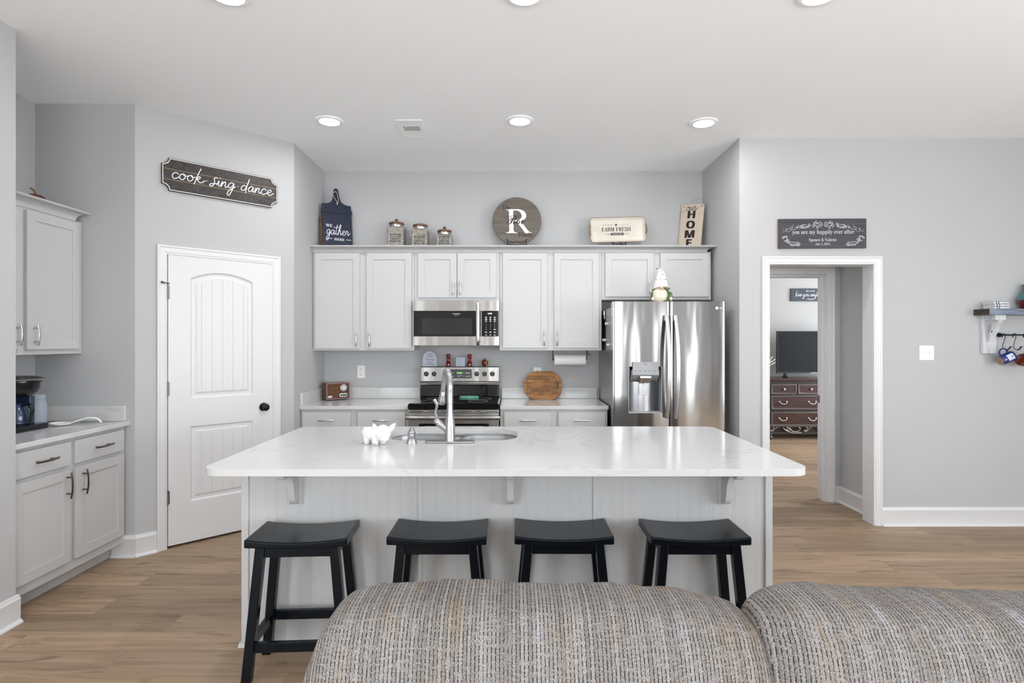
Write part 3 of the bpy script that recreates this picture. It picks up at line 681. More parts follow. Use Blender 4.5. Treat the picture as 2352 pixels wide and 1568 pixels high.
for xc in (-.525, -.145): MB().lathe([(0, .0012), (.03, .0012), (.042, .004), (.044, .0004)], (xc, 3.29, .6707), seg=24).build('drain', M['chrome'], snk)

# faucet
FX0, FY0, ZI = -.330, 3.022, .9145
fa = thing('faucet', 'tall brushed nickel pull-down faucet on the island', 'faucet', (FX0, FY0, ZI))
MB().prism(FZ(ZI, FX0, FY0), rrect(-.133, -.032, .133, .032, .031, 10), 0, .009).build('base_plate', M['faucet_nickel'], fa, bevel=.004, seg=3)
MB().lathe([(.029, .009), (.0285, .02), (.0275, .05), (.0275, .085), (.0255, .105), (.021, .135), (.0175, .165), (.0163, .19), (.0162, .205)], (FX0, FY0, ZI), seg=32).build('body', M['faucet_nickel'], fa)
MB().lathe([(.0168, .2045), (.0168, .2075)], (FX0, FY0, ZI), seg=28).build('joint_ring', M['hinge_metal'], fa)
tip = V((-.384, 3.185, 0)); dirx = (tip-V((FX0, FY0, 0))); L_ = dirx.length
pts = [(0, .207), (0, .26), (.0, .305), (.022, .352), (.06, .378), (.105, .374), (.142, .345), (.16, .305)]
P3 = [V((FX0+dirx.x*d/L_*1.0, FY0+dirx.y*d/L_, ZI+z)) for d, z in pts]
q = cat(P3, 6); MB().tube(q, [.0172-.0035*min(1, max(0, (i-8)/30)) for i in range(len(q))], 20).build('spout', M['faucet_nickel'], fa)
e0 = P3[-1]; e1 = V((tip.x-.012, tip.y+.012, ZI+.182))
ax = (e1-e0); Lh = ax.length
MB().lathe([(.0135, -.006), (.0140, .03), (.0142, .045), (.0136, .047), (.0136, .049), (.0150, .051), (.0168, .075), (.0205, Lh*.78), (.0215, Lh*.9), (.0195, Lh-.002), (.016, Lh), (0, Lh)], e0, ax, 28).build('spray_head', M['faucet_nickel'], fa)
MB().ell(e0+ax*.42+V((.004, -.0155, 0)), .003, .002, .003, 10, 8).build('spray_button', M['plastic_dark'], fa)
hb = V((FX0-.010, FY0, ZI+.062)); hd = V((-.066, -.010, .058)); he = hb+hd
MB().lathe([(.0155, 0), (.0165, .02), (.0185, .055), (.0188, .062), (.0178, .064), (.0178, .066), (.0186, .068), (.0165, .082), (.009, .092), (0, .094)], hb, hd, 26).build('handle_base', M['faucet_nickel'], fa)
lv = cat([he+V((.006, 0, .004)), he+V((.005, -.006, .024)), he+V((.003, -.012, .046)), he+V((.010, -.018, .070)), he+V((.010, -.020, .088)), he+V((.001, -.022, .106)), he+V((-.003, -.022, .112))], 5)
MB().tube(lv, [.0100-.0030*math.sin(math.pi*min(1, i/(len(lv)*.8))) for i in range(len(lv))], 14).build('lever', M['faucet_nickel'], fa)
sd = thing('soap_dispenser', 'small nickel soap dispenser with conical top beside the faucet', 'soap dispenser', (-.529, 2.998, ZI))
mb = MB(); b_ = V((-.529, 2.998, ZI)); n = 36
prof = [(.028, 0), (.028, .003), (.0225, .022), (.019, .028)]
for (r, z) in prof:
    for i in range(n): rr = r*(1+.05*(1 if i % 4 < 2 else -1)*(1 if z < .024 else 0)); mb.v.append(b_+V((rr*math.cos(2*math.pi*i/n), rr*math.sin(2*math.pi*i/n), z)))
for k in range(3):
    for i in range(n): j = (i+1) % n; mb.f.append((k*n+i, k*n+j, (k+1)*n+j, (k+1)*n+i))
mb.f.append(tuple(range(n)))
mb.build('fluted_base', M['faucet_nickel'], sd)
MB().lathe([(.0175, .0275), (.0185, .03), (.0185, .050), (.0215, .054), (.022, .058), (.017, .063), (.0135, .07), (.0105, .08), (.006, .087), (0, .089)], b_, seg=28).build('pump_top', M['faucet_nickel'], sd)

# pig shaped bowl
pg = thing('pig_bowl', 'white distressed ceramic pig-shaped bowl on the island by the sink', 'pig figurine', (-.705, 2.975, ZI))
pc = V((-.705, 2.975, ZI)); au = V((.94, -.34, 0)); av = V((.34, .94, 0)); az = V((0, 0, 1))
def pp(a, b, c): return pc+au*a+av*b+az*c
mb = MB(); prof = []
def pigbody(u, v):
    th = 2*math.pi*u
    zt = [(.004, .022), (.6, .024), (.92, .040), (1.0, .058), (.97, .074), (.93, .082), (.88, .080), (.84, .062), (.6, .045), (.004, .042)]
    k = v*(len(zt)-1); i = min(int(k), len(zt)-2); f = k-i
    r = zt[i][0]*(1-f)+zt[i+1][0]*f; z = zt[i][1]*(1-f)+zt[i+1][1]*f
    return pp(-.028+.062*r*math.cos(th), .046*r*math.sin(th), z)
mb.grid(pigbody, 32, 28, True)
for (a, b, s_) in ((-.050, -.019, 1), (-.050, .021, 1), (.004, -.025, 1.1), (.022, .016, 1.1)):
    mb.lathe([(.0001, 0), (.012*s_, 0), (.0145*s_, .004), (.017*s_, .022), (.022, .045)], pp(a, b, .0003), (0, 0, 1), 16)
mb.build('body', M['ceramic_white'], pg, angle=60)
mb = MB().ell(pp(.040, -.008, .060), .041, .040, .044, 26, 16, (au, av, az))
mb.lathe([(.024, -.02), (.020, .008), (.0205, .018), (.017, .021), (0, .021)], pp(.062, -.028, .046), pp(.062+.03, -.028-.034, .040)-pp(.062, -.028, .046), 20)
mb.build('head', M['ceramic_white'], pg, angle=60)
for (a, b, da, db) in ((.006, -.022, -.012, -.010), (.072, .012, .026, .010)):
    mb = MB(); o0 = pp(a, b, .080); tp = pp(a+da, b+db, .113); sd_ = (tp-o0).normalized(); wv = av.cross(sd_).normalized()
    mb.tube([o0-sd_*.012, o0, o0+(tp-o0)*.4, o0+(tp-o0)*.75, tp], [(.010, .006), (.0145, .007), (.0135, .006), (.008, .004), (.0015, .001)], 14, flat=wv)
    e_ = mb.build('ear', M['ceramic_white'], pg, angle=60)
    MB().ell(tp-sd_*.003-av*.002, .004, .003, .0028, 10, 6, (wv, av, sd_)).build('chip', M['steel_dull'], e_)
for (a, b, z) in ((.012, -.041, .006), (-.066, -.030, .009), (-.085, -.018, .083), (-.062, -.039, .0815)): MB().ell(pp(a, b, z), .0055, .0035, .0028, 10, 6, (au, av, az)).build('chip', M['steel_dull'], pg)

# ------------------------------------------------------------------ bar stools
stool = thing('bar_stool', 'x', 'stool', (0, 0, 0), 'black saddle seat stools at the island')
SW, SD, SZ = .215, .132, .612
def seat(u, v):
    pts = rrect(-SW, -SD, SW, SD, .008, 3); return None
mb = MB(); NX, NY = 25, 7; top = []; 
def sz(x): return SZ-.016*(1-(x/SW)**2)
for side in (0, 1):
    for i in range(NX):
        x = -SW+2*SW*i/(NX-1)
        for j in range(NY):
            y = -SD+2*SD*j/(NY-1); mb.v.append(V((x, y, sz(x) if side == 0 else SZ-.036-.004*(1-(x/SW)**2))))
def ix(s_, i, j): return s_*NX*NY+i*NY+j
for s_ in (0, 1):
    for i in range(NX-1):
        for j in range(NY-1): mb.f.append((ix(s_, i, j), ix(s_, i+1, j), ix(s_, i+1, j+1), ix(s_, i, j+1)))
for i in range(NX-1):
    for j in (0, NY-1): mb.f.append((ix(0, i, j), ix(0, i+1, j), ix(1, i+1, j), ix(1, i, j)))
for j in range(NY-1):
    for i in (0, NX-1): mb.f.append((ix(0, i, j), ix(0, i, j+1), ix(1, i, j+1), ix(1, i, j)))
mb.build('seat', M['black_lacquer'], stool, bevel=.006, seg=3)
LX0, LY0, LX1, LY1, LT = .155, .098, .208, .118, .574     # leg centres under the seat and at the floor
def lpos(z, sx, sy): k = 1-z/LT; return (sx*(LX0+(LX1-LX0)*k), sy*(LY0+(LY1-LY0)*k))
for sx in (-1, 1):
    for sy in (-1, 1):
        mb = MB(); h = .0195
        (xa, ya), (xb, yb) = lpos(LT, sx, sy), lpos(0, sx, sy)
        mb.add([(xa+a, ya+b, LT) for a, b in ((-h, -h), (h, -h), (h, h), (-h, h))]+[(xb+a, yb+b, 0) for a, b in ((-h, -h), (h, -h), (h, h), (-h, h))], [(0, 1, 2, 3), (4, 5, 6, 7), (0, 1, 5, 4), (1, 2, 6, 5), (2, 3, 7, 6), (3, 0, 4, 7)])
        mb.build('leg', M['black_lacquer'], stool, bevel=.003)
for sy in (-1, 1): x, y = lpos(.55, 1, sy); MB().box(-x+.019, y-.011, .528, x-.019, y+.011, .5745).build('apron', M['black_lacquer'], stool, bevel=.002)
for sx in (-1, 1): x, y = lpos(.55, sx, 1); MB().box(x-.011, -y+.019, .528, x+.011, y-.019, .5745).build('apron', M['black_lacquer'], stool, bevel=.002)
for sy, z in ((-1, .150), (1, .182)): x, y = lpos(z, 1, sy); MB().box(-x+.019, y-.011, z-.021, x-.019, y+.011, z+.021).build('stretcher', M['black_lacquer'], stool, bevel=.002)
for sx in (-1, 1): x, y = lpos(.165, sx, 1); MB().box(x-.011, -y+.019, .144, x+.011, y-.019, .186).build('stretcher', M['black_lacquer'], stool, bevel=.002)
spots = [(-.925, 2.543, .055, 'leftmost black saddle seat bar stool, its legs shown down to the floor'), (-.325, 2.571, 0, 'second black saddle seat bar stool from the left, behind the sofa back'),
         (.226, 2.577, -.004, 'third black saddle seat bar stool from the left, between the island corbels'), (.814, 2.57, -.006, 'rightmost black saddle seat bar stool, near the right end of the island')]
for k, (x, y, rz, lb) in enumerate(spots):
    if k == 0: o = stool
    else:
        o = stool.copy(); COL.objects.link(o)
        for ch in list(stool.children): c_ = ch.copy(); c_.parent = o; COL.objects.link(c_)
    o.location = (x, y, 0); o.rotation_euler = (0, 0, rz); o['label'] = lb

# ------------------------------------------------------------------ range
RX0, RX1, RYF = -.8595, -.1055, 4.70
rg = thing('range', 'stainless electric range with black glass top behind the faucet', 'range', ((RX0+RX1)/2, 5.03, 0))
MB().box(RX0+.002, RYF+.035, .02, RX1-.002, 5.345, .888).build('range_body', M['steel_range'], rg)
fr_ = FY(RYF)
MB().prism(fr_, rrect(RX0, .888, RX1, .940, .018, 5), -.62, .006).build('cooktop', M['black_glass'], rg, bevel=.003)
for (x, y, r) in ((-.68, 4.86, .105), (-.29, 4.86, .085), (-.68, 5.1, .08), (-.29, 5.1, .105)):
    MB().prism(FZ(.9402), circ(x, y, r, 40), 0, .0004, [circ(x, y, r-.004, 40)]).build('burner_ring', M['key_grey'], rg)
MB().fbox(fr_, RX0+.002, .862, -.034, RX1-.002, .887, 0).build('vent_trim', M['steel_range'], rg, bevel=.002)
mb = MB()
for z in (.8735,):
    for (a, l) in ((.015, .11), (.18, .04), (.275, .11), (.40, .125), (.555, .04), (.65, .09)): mb.fbox(fr_, RX0+a, z-.0022, .0003, RX0+a+l, z+.0022, .0012)
mb.build('vent_slots', M['dark_gap'], rg)
MB().prism(fr_, rrect(RX0+.002, .19, RX1-.002, .858, .01, 4), -.034, .004, [rrect(RX0+.09, .37, RX1-.085, .772, .012, 4)]).build('oven_door', M['steel_range'], rg, bevel=.003)
MB().fbox(fr_, RX0+.085, .365, -.03, RX1-.08, .777, -.002).build('oven_window', M['black_glass'], rg)
MB().prism(fr_, rrect(RX0+.135, .40, RX1-.13, .751, .006, 4), -.0018, -.0008, [rrect(RX0+.142, .407, RX1-.137, .744, .006, 4)]).build('window_border', M['key_grey'], rg)
hz = .826
MB().tube(cat([(RX0+.022, RYF-.004, hz), (RX0+.024, RYF-.036, hz), (RX0+.05, RYF-.050, hz), (RX1-.05, RYF-.050, hz), (RX1-.024, RYF-.036, hz), (RX1-.022, RYF-.004, hz)], 6), .0175, 18).build('handle', M['steel_range'], rg)
MB().fbox(fr_, RX0+.004, .03, -.034, RX1-.004, .182, .002).build('drawer', M['steel_range'], rg, bevel=.003)
# backguard
FG = FY(5.275)
mb = MB(); pf = [(0, .9405), (-.002, .955), (-.006, 1.035), (-.04, 1.035), (-.07, 1.0), (-.07, .9405)]
MB().prism(Fr((RX0+.012, 5.275, 0), (0, -1, 0), (0, 0, 1), (1, 0, 0)), [(-.006, .9405), (-.012, 1.045), (-.068, 1.045), (-.068, .9405)], 0, RX1-RX0-.024).build('backguard_lower', M['black_glass'], rg, bevel=.003)
MB().prism(Fr((RX0+.010, 5.275, 0), (0, -1, 0), (0, 0, 1), (1, 0, 0)), [(.006, 1.046), (.010, 1.072), (0, 1.082), (-.012, 1.214), (-.068, 1.214), (-.068, 1.046)], 0, RX1-RX0-.020).build('backguard', M['steel_range'], rg, bevel=.004, angle=20)
FG2 = Fr((0, 5.275, 1.082), (1, 0, 0), (0, .012, .132), (0, -.132, .012))
MB().fbox(FY(5.29), RX0+.008, 1.2142, -.05, RX1-.008, 1.2172, .006).build('backguard_cap', M['black_plastic'], rg)
def gz(py): return PZ(py, 5.28)-1.082
for px in (978.9, 996.8, 1094.8, 1112.8, 1130.8):
    a, b = PX(px, 5.275), gz(858.3)
    k_ = MB().lathe([(0, .0225), (.015, .0225), (.019, .020), (.0215, .006), (.0225, .001), (.0225, 0), (0, 0)], FG2.at(a, b, .0008), FG2.n, 28)
    k_.fbox(FG2, a-.0045, b-.021, .010, a+.0045, b+.021, .027)
    kn = k_.build('knob', M['black_plastic'], rg)
    MB().fbox(FG2, a-.001, b+.006, .0271, a+.001, b+.020, .0276).build('pointer', M['key_grey'], kn)
    MB().prism(FG2, circ(a, b, .0255, 28), .0002, .0006, [circ(a, b, .0242, 28)]).build('dial_ring', M['key_grey'], rg)
cp = MB().prism(FG2, rrect(PX(1027.5, 5.28), gz(868.6), PX(1083.4, 5.28), gz(847.8), .01, 5), .0002, .002).build('control_panel', M['plastic_dark'], rg, bevel=.0006)
MB().text(FG2, '12:04', .021, PX(1055.3, 5.28), gz(857.8), .0026, 'bolds', width=.047).build('clock_digits', M['led_green'], cp)
mb = MB()
for px, py, w_, h_ in ((1039.5, 856.2, .018, .006), (1065.3, 856.4, .008, .007), (1071.5, 856.4, .020, .010), (1077.2, 856.4, .016, .012), (1040, 863.8, .012, .012), (1054, 862, .020, .004), (1054, 864.5, .020, .004), (1060, 861.5, .012, .006), (1065.3, 863.6, .008, .007), (1071.5, 864.2, .018, .006), (1077.2, 863.8, .016, .012)):
    a, b = PX(px, 5.28), gz(py); mb.fbox(FG2, a-w_/2, b-h_/2, .002, a+w_/2, b+h_/2, .0024)
mb.build('keys', M['key_grey'], cp)
MB().text(FG2, 'FRIGIDAIRE', .0105, PX(1054, 5.27), PZ(872.8, 5.27)-1.082-.004, .0006, None, width=.062).build('logo', M['ink_dark'], rg)

# ------------------------------------------------------------------ microwave
mw = thing('microwave', 'stainless over-the-range microwave with black door glass and vertical handle', 'microwave', (-.489, 5.17, 1.416))
MX0, MX1, MF = -.8655, -.1125, 4.98
MB().box(MX0+.003, MF+.03, 1.426, MX1-.003, 5.369, 1.809).build('case', M['steel_dull'], mw)
fm = FY(MF); zt, zb, wz0, wz1 = PZ(690, MF), PZ(793, MF), PZ(772.3, MF), PZ(713.6, MF); xs_ = PX(1106, MF)
MB().prism(fm, rrect(MX0, zb, xs_-.001, zt, .004, 3), -.028, .0, [[(MX0+.004, wz0), (xs_-.006, wz0), (xs_-.006, wz1), (MX0+.004, wz1)]]).build('door', M['steel_range'], mw, bevel=.002)
gl = MB().fbox(fm, MX0+.003, wz0-.001, -.02, xs_-.005, wz1+.001, -.0015).build('door_glass', M['black_glass'], mw)
MB().prism(fm, rrect(PX(969, MF), PZ(767, MF), PX(1084, MF), PZ(730.5, MF), .004, 3), -.0014, -.0008).build('door_screen', M['screen_dark'], mw)
MB().fbox(fm, xs_+.001, zb, -.028, MX1, wz0, 0).fbox(fm, xs_+.001, wz1, -.028, MX1, zt, 0).fbox(fm, MX1-.0035, wz0, -.028, MX1, wz1, 0).build('side_panel', M['steel_range'], mw)
cp = MB().fbox(fm, xs_+.001, wz0-.001, -.02, MX1-.003, wz1+.001, -.001).build('control_panel', M['black_glass'], mw)
MB().text(fm, '12:03', .017, PX(1125.2, MF), PZ(721.3, MF), -.0004, 'bolds', width=.036).build('clock_digits', M['led_white'], cp)
mb = MB(); cols = [PX(x, MF) for x in (1116.6, 1126.6, 1136.4)]
for r_, py in enumerate((742.6, 747.3, 752)):
    for k in range(3): mb.text(fm, str(r_*3+k+1), .0105, cols[k], PZ(py, MF), -.0004, 'bolds')
mb.text(fm, '0', .0105, cols[1], PZ(756.8, MF), -.0004, 'bolds')
for py, hh in ((728.6, .010), (733.2, .010), (737.3, .008), (762.6, .009), (769, .006)):
    for k in range(3):
        for q in (0, 1): mb.fbox(fm, cols[k]-.009, PZ(py, MF)-hh/2+q*hh*.55, -.0008, cols[k]+.009-.004*((k+q) % 2), PZ(py, MF)-hh/2+q*hh*.55+hh*.34, -.0003)
mb.fbox(fm, cols[2]-.009, PZ(757, MF)-.001, -.0008, cols[2]+.009, PZ(757, MF)+.006, -.0003)
mb.build('keys', M['paper_white'], cp)
MB().fbox(fm, cols[0]-.009, PZ(757, MF)-.001, -.0008, cols[0]+.009, PZ(757, MF)+.006, -.0003).build('off_key', M['red_print'], cp)
MB().text(fm, 'FRIGIDAIRE', .0085, PX(1048.4, MF), PZ(721.2, MF), -.0006, 'bolds', width=.064).text(fm, 'GALLERY', .0045, PX(1048.5, MF), PZ(724.2, MF), -.0006, None, width=.034).build('logo', M['paper_white'], gl)
hx = PX(1098, MF-.03)
MB().tube(cat([(hx, MF, zt-.012), (hx, MF-.030, zt-.022), (hx, MF-.040, zt-.07), (hx, MF-.046, (zt+zb)/2), (hx, MF-.040, zb+.07), (hx, MF-.030, zb+.022), (hx, MF, zb+.012)], 6), [(.018, .013)]*37, 16, flat=(1, 0, 0)).build('handle', M['chrome'], mw)
MB().fbox(fm, MX0+.03, zb+.0, -.36, MX1-.03, zb+.012, -.035).build('vent_grille', M['plastic_dark'], mw)

# ------------------------------------------------------------------ refrigerator
rf = thing('refrigerator', 'stainless french door refrigerator with water dispenser and two bowed handles', 'refrigerator', (1.2635, 5.0, 0))
RF = 4.57; fx0, fx1, fs = .812, 1.7155, 1.2665; fz0, fz1 = .735, PZ(692, 4.56)
MB().box(fx0+.004, RF+.095, .02, fx1-.004, 5.34, 1.730).build('case', M['steel_range'], rf, bevel=.004)
def bow(x, x0, x1): s_ = (2*x-x0-x1)/(x1-x0); return .005*(1-s_*s_)-.004*max(0, abs(s_)-.95)/.05
def fdoor(x0, x1, z0, z1, hole=None, N=40):
    mb = MB(); xs2 = [x0+(x1-x0)*i/N for i in range(N+1)]
    zs2 = [z0, z1]
    if hole:
        hx0, hx1, hz0, hz1 = hole; xs2 = sorted(set([x for x in xs2 if min(abs(x-hx0), abs(x-hx1)) > .006]+[hx0, hx1])); zs2 = [z0, hz0, hz1, z1]
    n = len(xs2); m = len(zs2); b = len(mb.v)
    for x in xs2:
        for z in zs2: mb.v.append(V((x, RF-bow(x, x0, x1), z)))
    for i in range(n-1):
        for j in range(m-1):
            if hole and j == 1 and hx0-1e-6 <= xs2[i] < hx1-1e-6: continue
            mb.f.append((b+i*m+j, b+(i+1)*m+j, b+(i+1)*m+j+1, b+i*m+j+1))
    # sides, top, bottom, back
    k = len(mb.v)
    for x in xs2: mb.v += [V((x, RF+.085, z0)), V((x, RF+.085, z1))]
    for i in range(n-1):
        mb.f.append((b+i*m, b+(i+1)*m, k+2*(i+1), k+2*i)); mb.f.append((b+i*m+m-1, b+(i+1)*m+m-1, k+2*(i+1)+1, k+2*i+1)); mb.f.append((k+2*i, k+2*(i+1), k+2*(i+1)+1, k+2*i+1))
    for i in (0, n-1): mb.f.append(tuple([b+i*m+j for j in range(m)]+[k+2*i+1, k+2*i]))
    return mb
q = [PX(1443.8, 4.56), PX(1520.3, 4.56), PZ(948.6, 4.56), PZ(841, 4.56)]
dL = fdoor(fx0, fs-.004, fz0, fz1, q).build('door', M['steel_fridge'], rf, label='left stainless door with water dispenser', angle=30)
dR = fdoor(fs+.004, fx1, fz0, fz1).build('door', M['steel_fridge'], rf, angle=30)
MB().box(fs-.0035, RF+.02, fz0, fs+.0035, RF+.09, fz1).build('door_gasket', M['plastic_dark'], rf)
fdoor(fx0, fx1, .06, .722).build('freezer_drawer', M['steel_fridge'], rf, angle=30)
MB().tube(cat([(fx0+.1, RF-.01, .66), (fx0+.1, RF-.06, .66), (fx1-.1, RF-.06, .66), (fx1-.1, RF-.01, .66)], 6), .012, 12).build('handle', M['steel_range'], rf)
for xc, sgn, dd in ((1.2365, -1, dL), (1.3075, 1, dR)):
    mb = MB(); n = 30; z0, z1 = PZ(961, 4.53), PZ(724, 4.53)
    pts = []
    for i in range(n+1):
        t_ = i/n; z = z0+(z1-z0)*t_; s_ = 2*t_-1; pts.append(V((xc, RF-.030-.075*(1-s_*s_), z)))
    mb.tube(pts, [(.0165, .006)]*(n+1), 18, flat=(1, 0, 0))
    for zz in (z0+.022, z1-.022): mb.fbox(FY(RF-.004), xc-.010, zz-.018, 0, xc+.010, zz+.018, .030)
    mb.build('handle', M['handle_satin'], dd)
ff = FY(RF-.012)
mb = MB(); a0, a1, b0, b1 = q
mb.fbox(ff, a0-.001, b0-.001, -.10, a1+.001, b1+.001, -.096)
cav = mb.build('dispenser_back', M['plastic_dark'], dL)
MB().prism(ff, [(a0, b0), (a1, b0), (a1, b1), (a0, b1)], -.096, .0025, [[(a0+.004, b0+.004), (a1-.004, b0+.004), (a1-.004, b1-.002), (a0+.004, b1-.002)]]).build('dispenser_frame', M['plastic_grey'], dL)
am = (a0+a1)/2-.012; pw = PX(1513, 4.55)-PX(1453, 4.55); p0 = PX(1453, 4.55)
MB().fbox(ff, p0, PZ(861, 4.55), .002, p0+pw, PZ(831.5, 4.55), .010).build('control_panel', M['plastic_grey'], dL, bevel=.002)
ffc = Fr((p0-.006, RF-.012, 0), (0, -1, 0), (0, 0, 1), (1, 0, 0))
MB().prism(ffc, [(.001, PZ(861.5, 4.55)), (.001, PZ(850, 4.55)), (-.09, PZ(850, 4.55)), (-.09, PZ(877, 4.55)), (-.07, PZ(876, 4.55))], 0, pw+.012).build('dispenser_hood', M['plastic_grey'], dL)
MB().prism(Fr((PX(1470, 4.55), RF-.012, 0), (0, -1, 0), (0, 0, 1), (1, 0, 0)), [(.004, PZ(862.5, 4.55)), (.006, PZ(868, 4.55)), (-.02, PZ(880, 4.55)), (-.05, PZ(880, 4.55)), (-.05, PZ(862.5, 4.55))], 0, PX(1497, 4.55)-PX(1470, 4.55)).build('ice_chute', M['nickel'], dL, bevel=.004)
MB().grid(lambda u, v: ff.at(p0+.002+(pw-.012)*u, PZ(945, 4.6)+(PZ(877, 4.6)-PZ(945, 4.6))*v, -.092+.028*math.sin(math.pi*u)), 16, 4).build('dispenser_pad', M['steel_dull'], dL)
MB().prism(ff.sub(0, 0, -.055), rrect(PX(1467, 4.61), PZ(907, 4.61), PX(1487, 4.61), PZ(880, 4.61), .006, 4), 0, .012).fbox(ff, PX(1471, 4.61), PZ(901, 4.61), -.0435, PX(1483, 4.61), PZ(900, 4.61), -.0418).build('paddle', M['nickel'], dL, bevel=.003)
MB().cyl(ff.at(PX(1481.5, 4.58), PZ(883, 4.58), -.03), ff.at(PX(1481.5, 4.58), PZ(879, 4.58), -.03), .006, 12).build('water_nozzle', M['chrome'], dL)
MB().fbox(ff, a0+.006, b0+.004, -.094, a1-.006, b0+.010, -.004).build('drip_tray', M['plastic_grey'], dL)
mb = MB()
mb.text(ff, 'ThinQ', .009, PX(1483, 4.54), PZ(837, 4.54), .0106, 'bolds').text(ff, 'SmartDiagnosis', .005, PX(1502, 4.54), PZ(837, 4.54), .0106)
for k in range(5): mb.fbox(ff, PX(1460+k*11, 4.54)-.009, PZ(852, 4.54), .0099, PX(1460+k*11, 4.54)+.009, PZ(852, 4.54)+.003, .0104)
mb.build('panel_print', M['plastic_dark'], dL)
lx, lz = PX(1645.7, 4.56), PZ(707.3, 4.56)
MB().prism(ff.sub(0, 0, .003), circ(lx, lz, .0125, 28), 0, .0008, [circ(lx, lz, .0113, 28)]).flat(ff, circ(lx, lz, .0109, 28), .0036).text(ff, 'LG', .016, PX(1654.2, 4.56), lz-.0058, .0036, 'bolds', width=.022).build('logo', M['steel_logo'], dR)
for x in (fx0+.035, fx1-.035): MB().prism(FZ(1.7304), rrect(x-.03, RF+.03, x+.03, RF+.14, .01, 3), 0, .034).build('hinge_cover', M['plastic_grey'], rf, bevel=.004)
FS = Fr((fx0+.0035, 0, 0), (0, -1, 0), (0, 0, 1), (-1, 0, 0))     # left side of the refrigerator
def side(px, py): Y = (fx0-.006)*F/(px-CX); return Y, PZ(py, Y)
for (px, py, lb) in ((1393.5, 743, 'upper small white cylinder magnet on the refrigerator side, below the clip magnet'), (1387.5, 780.5, 'small white cylinder magnet at the back of the refrigerator side, above the lowest one'), (1396.5, 791.5, 'lowest small white cylinder magnet on the refrigerator side')):
    y, z = side(px, py)
    MB().lathe([(0, 0), (.013, 0), (.013, .002), (.0095, .004), (.0095, .014), (.012, .017), (.012, .022), (0, .022)], FS.at(-y, z, .0002), FS.n, 20).solid('fridge_magnet', M['plastic_white'], lb, 'magnet', 'magnets on the refrigerator side')
y, z = side(1387.5, 722)
cm = thing('clip_magnet', 'black and white clip magnet high on the refrigerator side', 'magnet', FS.at(-y, z-.04, 0))
MB().fbox(FS, -y-.03, z-.045, .0002, -y+.03, z+.035, .004).build('backing', M['black_plastic'], cm, bevel=.001)
MB().fbox(FS, -y-.024, z-.01, .0042, -y+.022, z+.03, .012).fbox(FS, -y-.018, z-.038, .0042, -y+.016, z-.014, .008).build('clip', M['plastic_white'], cm, bevel=.002)
y, z = side(1404, 715)
MB().prism(FS, rrect(-y-.022, z-.035, -y+.022, z+.03, .003, 3), .0002, .004, [rrect(-y-.013, z-.024, -y+.013, z+.02, .002, 3)]).solid('frame_magnet', M['plastic_white'], 'white open frame magnet at the top front of the refrigerator side', 'magnet', bevel=.001)

# gnome
gx, gy, gzb = PX(1518, 4.72), 4.735, 1.7306
gn = thing('garden_gnome', 'ceramic gnome with spotted white hat standing on the refrigerator', 'gnome figurine', (gx, gy, gzb))
g = V((gx, gy, gzb))
MB().lathe([(0, 0), (.045, 0), (.068, .014), (.083, .045), (.086, .075), (.080, .11), (.066, .145), (.05, .17), (.03, .18), (0, .182)], g, seg=32).build('body', M['gnome_green'], gn)
MB().ell(g+V((-.014, -.034, .092)), .068, .062, .074, 28, 18).build('beard', M['gnome_cream'], gn)
hat = MB(); ctr = cat([(0, -.018, .152), (.0, -.010, .19), (.004, -.004, .24), (.004, -.002, .28), (-.006, 0, .305), (-.022, 0, .322), (-.032, 0, .326)], 5)
n = len(ctr); rad = [.080, .0795, .074, .069]
hr = [max(.004, .066*(1-(i/(n-1)))**1.12+.004+.004*max(0, 1-i/3)) for i in range(n)]
hat.tube([g+p for p in ctr], hr, 28, flat=(0, -1, 0)); hb_ = hat.build('hat', M['gnome_white'], gn, angle=60)
mb = MB()
for (i, th) in ((4, .15), (4, -.75), (4, .95), (9, -.35), (9, .5), (9, 1.2), (9, -1.1), (14, .1), (19, .1), (24, 0), (28, -.3)):
    if i >= n: continue
    p = ctr[i]; r = hr[i]; d = V((math.sin(th), -math.cos(th), .35)).normalized()
    mb.ell(g+p+V((math.sin(th), -math.cos(th), 0))*r, .0055, .0055, .002, 12, 6, (d.cross(V((0, 0, 1))).normalized(), V((0, 0, 1)), d))
mb.build('hat_spots', M['plastic_dark'], gn)
MB().ell(g+V((-.014, -.090, .158)), .0155, .014, .0135, 18, 12).build('nose', M['gnome_nose'], gn)
for sx in (-1, 1):
    MB().ell(g+V((sx*.071, -.034, .098)), .018, .027, .034, 16, 10).build('sleeve', M['gnome_green'], gn)
    MB().ell(g+V((sx*.074-.003, -.056, .070)), .014, .013, .017, 14, 10).build('hand', M['gnome_cream'], gn)

# ------------------------------------------------------------------ decor on top of the back cabinets
ZD = ZT+.0003
# navy paddle board on a wooden back rest
fb = Fr((-1.706, 5.128, ZD), (.866, .5, 0), (-.03, .052, .42)); bd = thing('gather_board', 'navy paddle-shaped board lettered We Gather Here, leaning in the cabinet-top corner', 'decorative board', fb.at(.135, 0, 0))
W_ = .270; Hb = .424
sh_ = [(0, 0), (W_, 0), (W_, .345), (W_+.004, .35), (W_+.004, .372), (W_-.002, .375), (W_-.004, Hb)]+[(p.x, p.y) for p in cat([(W_-.004, Hb, 0), (W_-.06, Hb+.008, 0), (W_-.095, Hb+.035, 0), (.163, Hb+.085, 0), (.155, Hb+.13, 0)], 4)][1:]
hd_ = [(.135+.021*math.cos(a), Hb+.135+.021*math.sin(a)) for a in [math.pi*i/8 for i in range(9)]]
sl_ = [(p.x, p.y) for p in cat([(.115, Hb+.13, 0), (.107, Hb+.085, 0), (.095, Hb+.035, 0), (.06, Hb+.008, 0), (.004, Hb, 0)], 4)]
